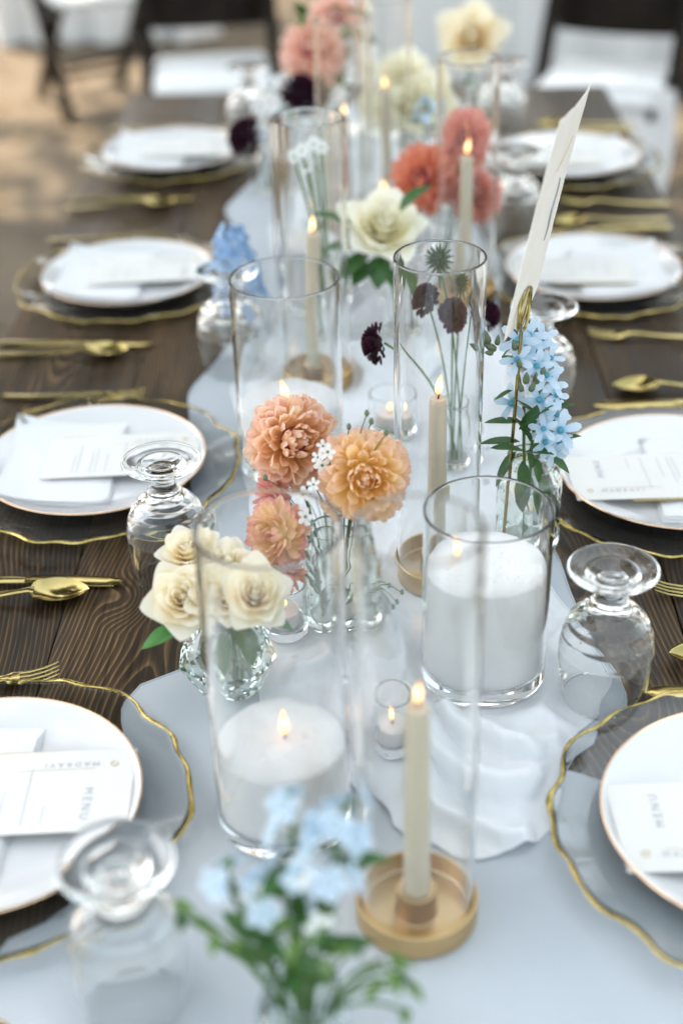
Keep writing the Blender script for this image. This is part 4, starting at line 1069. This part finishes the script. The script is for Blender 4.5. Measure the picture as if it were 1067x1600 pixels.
for (px, py, Y, ax, R, mm, lab, sd) in ((662,282,2.15,(-.3,-.6,.5),.056,'dahlia_coral','big coral red dahlia, left of the coral group',11),(728,217,2.19,(-.2,-.7,.3),.050,'dahlia_rosy','rosy coral dahlia with a pale eye, top of the coral group',12),(742,305,2.12,(.3,-.6,.2),.044,'dahlia_rosy','pinkish dahlia behind the taper, right of the coral group',13),(705,265,2.2,(0,-.3,.9),.042,'dahlia_coral','orange coral dahlia in the middle of the coral group',14)):
    dahlia(at_y(px, py, Y), ax, R, 70, mm, (.125,2.19), lab, GC, sd, 115, single=False)
bud_vase(.098, 2.600, .028, .10, 'bud vase holding the cluster of cream roses far down')
for (px, py, Y, R, lab, sd) in ((632,125,2.60,.050,'pale yellow rose, top of the far cluster',21),(650,160,2.56,.050,'pale yellow rose, lower right of the far cluster',22),(612,165,2.58,.045,'pale yellow rose, lower left of the far cluster',23)):
    h = at_y(px, py, Y); rose(h, toC(h)+Vector((0,0,.7)), R, 'rose_white', (.098,2.60), lab, 'cream roses far down the table', sd, False, leaves=3)
bud_vase(.222, 2.850, .034, .12, 'tall bud vase holding the single cream rose far down')
h = at_y(735, 55, 2.82); rose(h, toC(h)+Vector((-.2,0,.5)), .056, 'rose_cream', (.222,2.85), 'single large cream rose near the far end of the table', 'cream roses far down the table', 24, False, leaves=2)
bud_vase(-.080, 2.730, .030, .11, 'bud vase holding the blush dahlias')
for (px, py, Y, R, lab, sd) in ((490,82,2.68,.066,'big blush pink dahlia at the far end',31),(522,30,2.76,.050,'smaller blush pink dahlia above the big one',32)):
    dahlia(at_y(px, py, Y), (-.05,-.6,.6), R, 80, 'dahlia_pink', (-.08,2.73), lab, 'blush dahlias at the far end', sd, 118, single=False)
fg = empty('foliage_sprig', (-.07, 2.72, RZ+.006), 0, 'leafy green sprig around the blush dahlias', 'foliage'); O = Vector(fg.location); s_ = MB()
for k, (px, py) in enumerate(((473,28),(543,14),(560,60),(565,105),(470,140),(520,110),(548,80),(555,45),(530,140),(455,170),(540,160))):
    p = at_y(px, py, 2.70)-O; s_.add(*tube(bez((0,0,0),(0,0,p.z*.6),p,6), .0012, 5)); leaf(fg, p, (rnd.uniform(-1,1),-.4,rnd.uniform(-.3,.8)), .045, .026, 'leaf', seed=k); leaf(fg, p, (rnd.uniform(-1,1),-.6,rnd.uniform(-.5,.5)), .04, .024, 'leaf_bright', seed=k+30)
s_.obj('stem', 'stem', fg)
wf = empty('filler_sprig', (-.07, 2.62, RZ+.006), 0, 'sprig of small white and yellow flowers below the blush dahlias', 'flower'); O = Vector(wf.location); pts = []
for k, (px, py) in enumerate(((528,150),(560,118),(440,130),(415,190),(455,190),(575,80),(510,175),(580,160),(425,160),(590,195),(405,165))):
    p = at_y(px, py, 2.60)-O; pts.append((p, (rnd.uniform(-.4,.4),-1,.6)))
florets(wf, pts, .020, 'white_flower', 'dahlia_eye', 6, False, .7, seed=9)
s_ = MB()
for p, ax in pts: s_.add(*tube(bez((0,0,0),(0,0,p.z*.6),p,6), .001, 5))
s_.obj('stalks', 'stem', wf)
bud_vase(-.185, 2.600, .026, .09, 'bud vase holding the dark maroon flowers on the left far down')
scabiosa(at_y(385,216,2.56), (-.6,-.6,.3), .036, (-.185,2.6), 'dark maroon flower beside the farthest left plate', 'dark flowers far down', 'flower', 3)
scabiosa(at_y(470,148,2.60), (.3,-.6,.5), .036, (-.185,2.6), 'dark maroon flower below the blush dahlias', 'dark flowers far down', 'flower', 4)
bud_vase(.105, 2.42, .024, .08, 'bud vase holding the small blue flowers far down')
spike(at_y(660,205,2.40), at_y(668,160,2.42), 7, .012, 'blue', (.105,2.42), 'small pale blue flowers below the far yellow roses', 'delphinium spikes', 5, .02, leaves=6)
bud_vase(-.050, 1.93, .024, .13, 'slim bud vase of bare green stems beyond the middle cylinder', .8)
gs = empty('green_stems', (-.05, 1.93, RZ+.010), 0, 'bunch of pale green stems and white blooms beyond the middle cylinder', 'foliage'); O = Vector(gs.location)
s_ = MB(); pts = []
for k, (px, py) in enumerate(((470,235),(490,225),(480,260),(505,230),(455,245))):
    p = at_y(px, py, 1.94)-O; s_.add(*tube(bez((rnd.uniform(-.012,.012),rnd.uniform(-.01,.01),0),(p.x*.3,0,p.z*.6),p,7), .0022, 6)); pts.append((p, (rnd.uniform(-.4,.4),-.8,.8)))
s_.obj('stem', 'stem', gs); florets(gs, pts, .012, 'white_flower', 'bud', 6, False, .8, seed=2)

# --- out of focus blue flowers nearest the camera
FV = (-.043, .655)
bud_vase(FV[0], FV[1], .032, .105, 'bud vase at the very front holding the blurred blue flowers', .8, 'cut_glass', 'crystal')
GF = 'blurred blue flowers at the front'
spike(at_y(470,1400,.665), at_y(455,1240,.70), 8, .013, 'blue', FV, 'blurred blue delphinium at the front, upright in the middle', GF, 41, .020)
spike(at_y(500,1400,.66), at_y(545,1250,.69), 9, .014, 'blue', FV, 'blurred blue delphinium at the front, leaning right', GF, 42, .020)
spike(at_y(440,1420,.66), at_y(345,1370,.68), 8, .013, 'blue', FV, 'blurred pale blue delphinium at the front, leaning left', GF, 43, .020)
ff = empty('foliage_sprig', (FV[0], FV[1], RZ+.014), 0, 'blurred green leafy sprig at the front under the blue flowers', 'foliage'); O = Vector(ff.location); s_ = MB()
for k, (px, py, Y) in enumerate(((275,1420,.66),(290,1435,.655),(330,1445,.655),(360,1450,.65),(350,1355,.68),(430,1460,.64),(470,1470,.63),(500,1475,.63),(530,1480,.635),(565,1470,.64),(590,1510,.63),(620,1510,.63),(625,1545,.625),(635,1580,.62),(612,1530,.63),(600,1500,.64),(480,1440,.64),(455,1445,.64),(510,1450,.64),(440,1380,.67),(530,1400,.67))):
    p = at_y(px, py, Y)-O; s_.add(*tube(bez((rnd.uniform(-.01,.01),0,0),(p.x*.25,p.y*.25,.11),p,7), .0013, 5))
    for q in range(1 if k % 3 else 2): leaf(ff, p+Vector((rnd.uniform(-.008,.008), rnd.uniform(-.008,.008), rnd.uniform(-.006,.006))), (rnd.uniform(-1,1), rnd.uniform(-1,.2), rnd.uniform(-.8,.4)), rnd.uniform(.014,.022), .008, 'leaf' if q else 'fresh', seed=k*3+q)
s_.obj('stem', 'stem', ff)
wf = empty('filler_sprig', (FV[0]+.006, FV[1], RZ+.014), 0, 'blurred tiny white flowers at the front among the green leaves', 'flower'); O = Vector(wf.location); pts = []
for (px, py, Y) in ((480,1345,.67),(500,1450,.64),(470,1365,.66),(400,1400,.66)):
    p = at_y(px, py, Y)-O; pts.append((p, (rnd.uniform(-.4,.4),-.6,.8)))
florets(wf, pts, .011, 'white_flower', 'bud', 5, False, .7, seed=19)
s_ = MB()
for p, ax in pts: MB().add(*tube(bez((0,0,0),(0,0,.11),p,6), .0008, 5)).obj('stalk', 'stem', wf)

# ------------------------------------------------------------------ gold stand with torn paper card
gsd = empty('card_stand', (.150, 1.318, stand_z(.150, 1.318)), 0, 'thin gold wire card stand with a loop on top, behind the wide candle', 'card holder')
O = Vector(gsd.location)
MB().add(*lathe([(0,0),(.024,0),(.025,.001),(.025,.003),(.024,.004),(.003,.0045),(0,.0045)], 32)).obj('base', 'gold', gsd)
hook = at_y(814, 517, 1.318)-O; 
MB().add(*tube([(0,0,.003), tuple(hook*.5), tuple(hook)], .0019, 10)).obj('rod', 'gold', gsd)
ctr = at_y(819, 482, 1.312)-O; ld = Vector((.30,.95,0)).normalized(); ud = (Vector((.06,0,1))).normalized()
for s in (-1, 1):
    off = ld.cross(ud).normalized()*(.0024*s)
    pts = [ctr + off*(1-.6*math.cos(a)**2 if s else 1) + ld*(.0225*math.cos(a)) + ud*(.0215*math.sin(a)) for a in [2*PI*i/40 for i in range(40)]]
    MB().add(*tube(pts, .0017, 8, True)).obj('loop', 'gold', gsd)
MB().add(*tube([hook, hook.lerp(ctr-ud*.0215, .5)+Vector((.001,0,0)), ctr-ud*.0215], .0018, 8)).obj('neck', 'gold', gsd)
# paper: a deckle edged sheet, lower corner held in the loop
bN, tN, tF = Vector((.137,1.272,1.049)), Vector((.177,1.272,1.2640)), Vector((.2245,1.415,1.2640))
hz = tF-tN; vt = tN-bN; nrm = hz.cross(vt).normalized()
V, F = [], []; nx, ny = 26, 40
for side in (0,1):
    for j in range(ny+1):
        for i in range(nx+1):
            u, v = i/nx, j/ny
            uu, vv = u, v
            if i == 0: uu = -.004-.012*noise.noise((7, v*22, 0))
            if i == nx: uu = 1+.020*noise.noise((3, v*20, 0))+.010*noise.noise((8, v*60, 0))
            if j == ny: vv = 1+.012*noise.noise((u*16, 3, 0))
            if j == 0: vv = .010*noise.noise((u*16, 9, 0))
            p = bN + hz*uu + vt*vv + nrm*(.004*math.sin(u*3)+.006*(v-.3)**2) + nrm*(.0006 if side else 0)
            V.append(tuple(p))
n0 = (nx+1)*(ny+1)
for j in range(ny):
    for i in range(nx):
        k = j*(nx+1)+i; F.append((k, k+1, k+nx+2, k+nx+1)); F.append((n0+k, n0+k+nx+1, n0+k+nx+2, n0+k+1))
per = [i for i in range(nx+1)] + [j*(nx+1)+nx for j in range(1, ny+1)] + [ny*(nx+1)+i for i in range(nx-1, -1, -1)] + [j*(nx+1) for j in range(ny-1, 0, -1)]
for a, b in zip(per, per[1:]+per[:1]): F.append((b, a, n0+a, n0+b))
PO = Vector((.16,1.34,1.049))
pc = empty('number_card', PO, 0, 'tall torn edged paper card leaning in the gold wire loop', 'paper card')
MB().add([Vector(p)-PO for p in V], F).obj('sheet', 'paper', pc, smooth=False)
# brush drawn numeral stroke, seen nearly edge on
def on_card(u, v, s): return bN + hz*u + vt*v + nrm*(.004*math.sin(u*3)+.006*(v-.3)**2) + nrm*s - PO
for s in (.0010, -.0004):
    MB().add(*tube([on_card(.52, .35+.30*t/10, s)+hz*(.02*math.sin(t)) for t in range(11)], [.0006+.0014*math.sin(PI*(t+1)/12) for t in range(11)], 5, False, .25)).obj('numeral_stroke', 'ink', pc)
    MB().add(*tube([on_card(.30+.03*t, .72+.10*t/10, s) for t in range(11)], .0005, 5, False, .3)).obj('pen_line', 'gold_ink', pc)

build_runner()

# ------------------------------------------------------------------ background: folding chairs and draped tables
def make_chair():
    o = empty('folding_chair', label='x', cat='chair')
    for s in (-1,1):
        x = s*.205
        MB().add(*bar((x,.27,.83),(x,-.22,0),.038,.044)).obj('front_leg', 'chair_wood', o)
        MB().add(*bar((x*.86,-.12,.43),(x*.86,.26,0),.034,.040)).obj('rear_leg', 'chair_wood', o)
        MB().add(*bar((x*.90,-.20,.425),(x*.90,.19,.425),.022,.03)).obj('seat_rail', 'chair_wood', o)
    V, F = [], []
    for i in range(13):
        u = -1+i/6; y = .255-.03*(1-u*u)+.0; z0 = .555; 
        V += [(u*.205,y-.012+.0,z0),(u*.205,y+.012,z0),(u*.205,y+.040,z0+.26+.012*(1-u*u)),(u*.205,y+.018,z0+.26+.012*(1-u*u))]
    for i in range(12):
        for k in range(4): m_ = (k+1) % 4; F.append((i*4+k, i*4+m_, i*4+4+m_, i*4+4+k))
    MB().add(V, F).obj('back_rail', 'chair_wood', o)
    MB().add(*bar((-.19,-.205,.23),(.19,-.11,.23),.02,.02)).obj('stretcher', 'chair_wood', o)
    MB().add(*bar((-.17,.19,.09),(.17,.19,.09),.02,.02)).obj('stretcher', 'chair_wood', o)
    MB().add(*box(0,0,.455,.37,.40,.045,.016)).obj('seat_pad', 'cushion', o)
    return o
pch = make_chair(); uch = []
GCH = 'dark wooden folding chairs with white pads'
put(pch, uch, (-.50, 4.62, 0), .12, 'dark folding chair with white seat pad behind the left corner of the table', GCH)
put(pch, uch, (.72, 4.42, 0), -.35, 'dark folding chair with white seat pad behind the right corner of the table', GCH)
put(pch, uch, (-1.12, 5.95, 0), .5, 'dark folding chair turned sideways on the sunlit ground at upper left', GCH)
put(pch, uch, (1.35, 5.2, 0), -.8, 'dark folding chair at the upper right edge of the picture', GCH)
th = MB(); V, F = [], []
for j in range(15):
    for i in range(13):
        u, v = i/12, j/14; V.append((-.10+.20*u+.010*math.sin(v*5), -.012-.022*math.sin(u*13)*v, -.42*v))
for j in range(14):
    for i in range(12): k = j*13+i; F.append((k, k+1, k+14, k+13))
nV = len(V); V += [(a, b+.004, c) for a, b, c in V]; F += [tuple(i+nV for i in f)[::-1] for f in F]
th.add(V, F); t_ = th.obj('folded_throw', 'linen', loc=(.80,4.21,.50)); t_.rotation_euler = (0,0,-.35)
tag(t_, 'white cloth hanging over the front of the right corner chair', 'cloth')
def draped_table(x, y, sx, sy, label, seed):
    o = empty('draped_table', (x, y, 0), 0, label, 'table', 'white draped tables in the background')
    n = 240; V, F = [], []
    per = 2*(sx+sy)
    def pt(s):
        s = s % per
        if s < sx: return (-sx/2+s, -sy/2, 0, -1)
        s -= sx
        if s < sy: return (sx/2, -sy/2+s, 1, 0)
        s -= sy
        if s < sx: return (sx/2-s, sy/2, 0, 1)
        s -= sx; return (-sx/2, sy/2-s, -1, 0)
    for k, z in enumerate((.742,.735,.5,.25,.01)):
        for i in range(n):
            a = pt(per*i/n); w = (.004,.006,.02,.03,.04)[k]*(1+math.sin(i*.55+3*noise.noise((i*.05, seed, 0))))
            V.append((a[0]+a[2]*w, a[1]+a[3]*w, z))
    for k in range(4):
        for i in range(n): j = (i+1) % n; F.append((k*n+i, k*n+j, (k+1)*n+j, (k+1)*n+i))
    F.append(tuple(range(n)))
    MB().add(V, F).obj('tablecloth', 'linen', o)
    for a in (-1,1):
        for b in (-1,1): MB().add(*box(0,0,0,.05,.05,.72,.004)).obj('leg', 'chair_wood', o, loc=(a*(sx/2-.1), b*(sy/2-.1), .37))
draped_table(.68, 6.55, 1.55, .8, 'long white draped table behind the far end, in the middle', 1)
draped_table(-1.30, 7.45, 1.0, .8, 'white draped table farther back at upper left', 2)
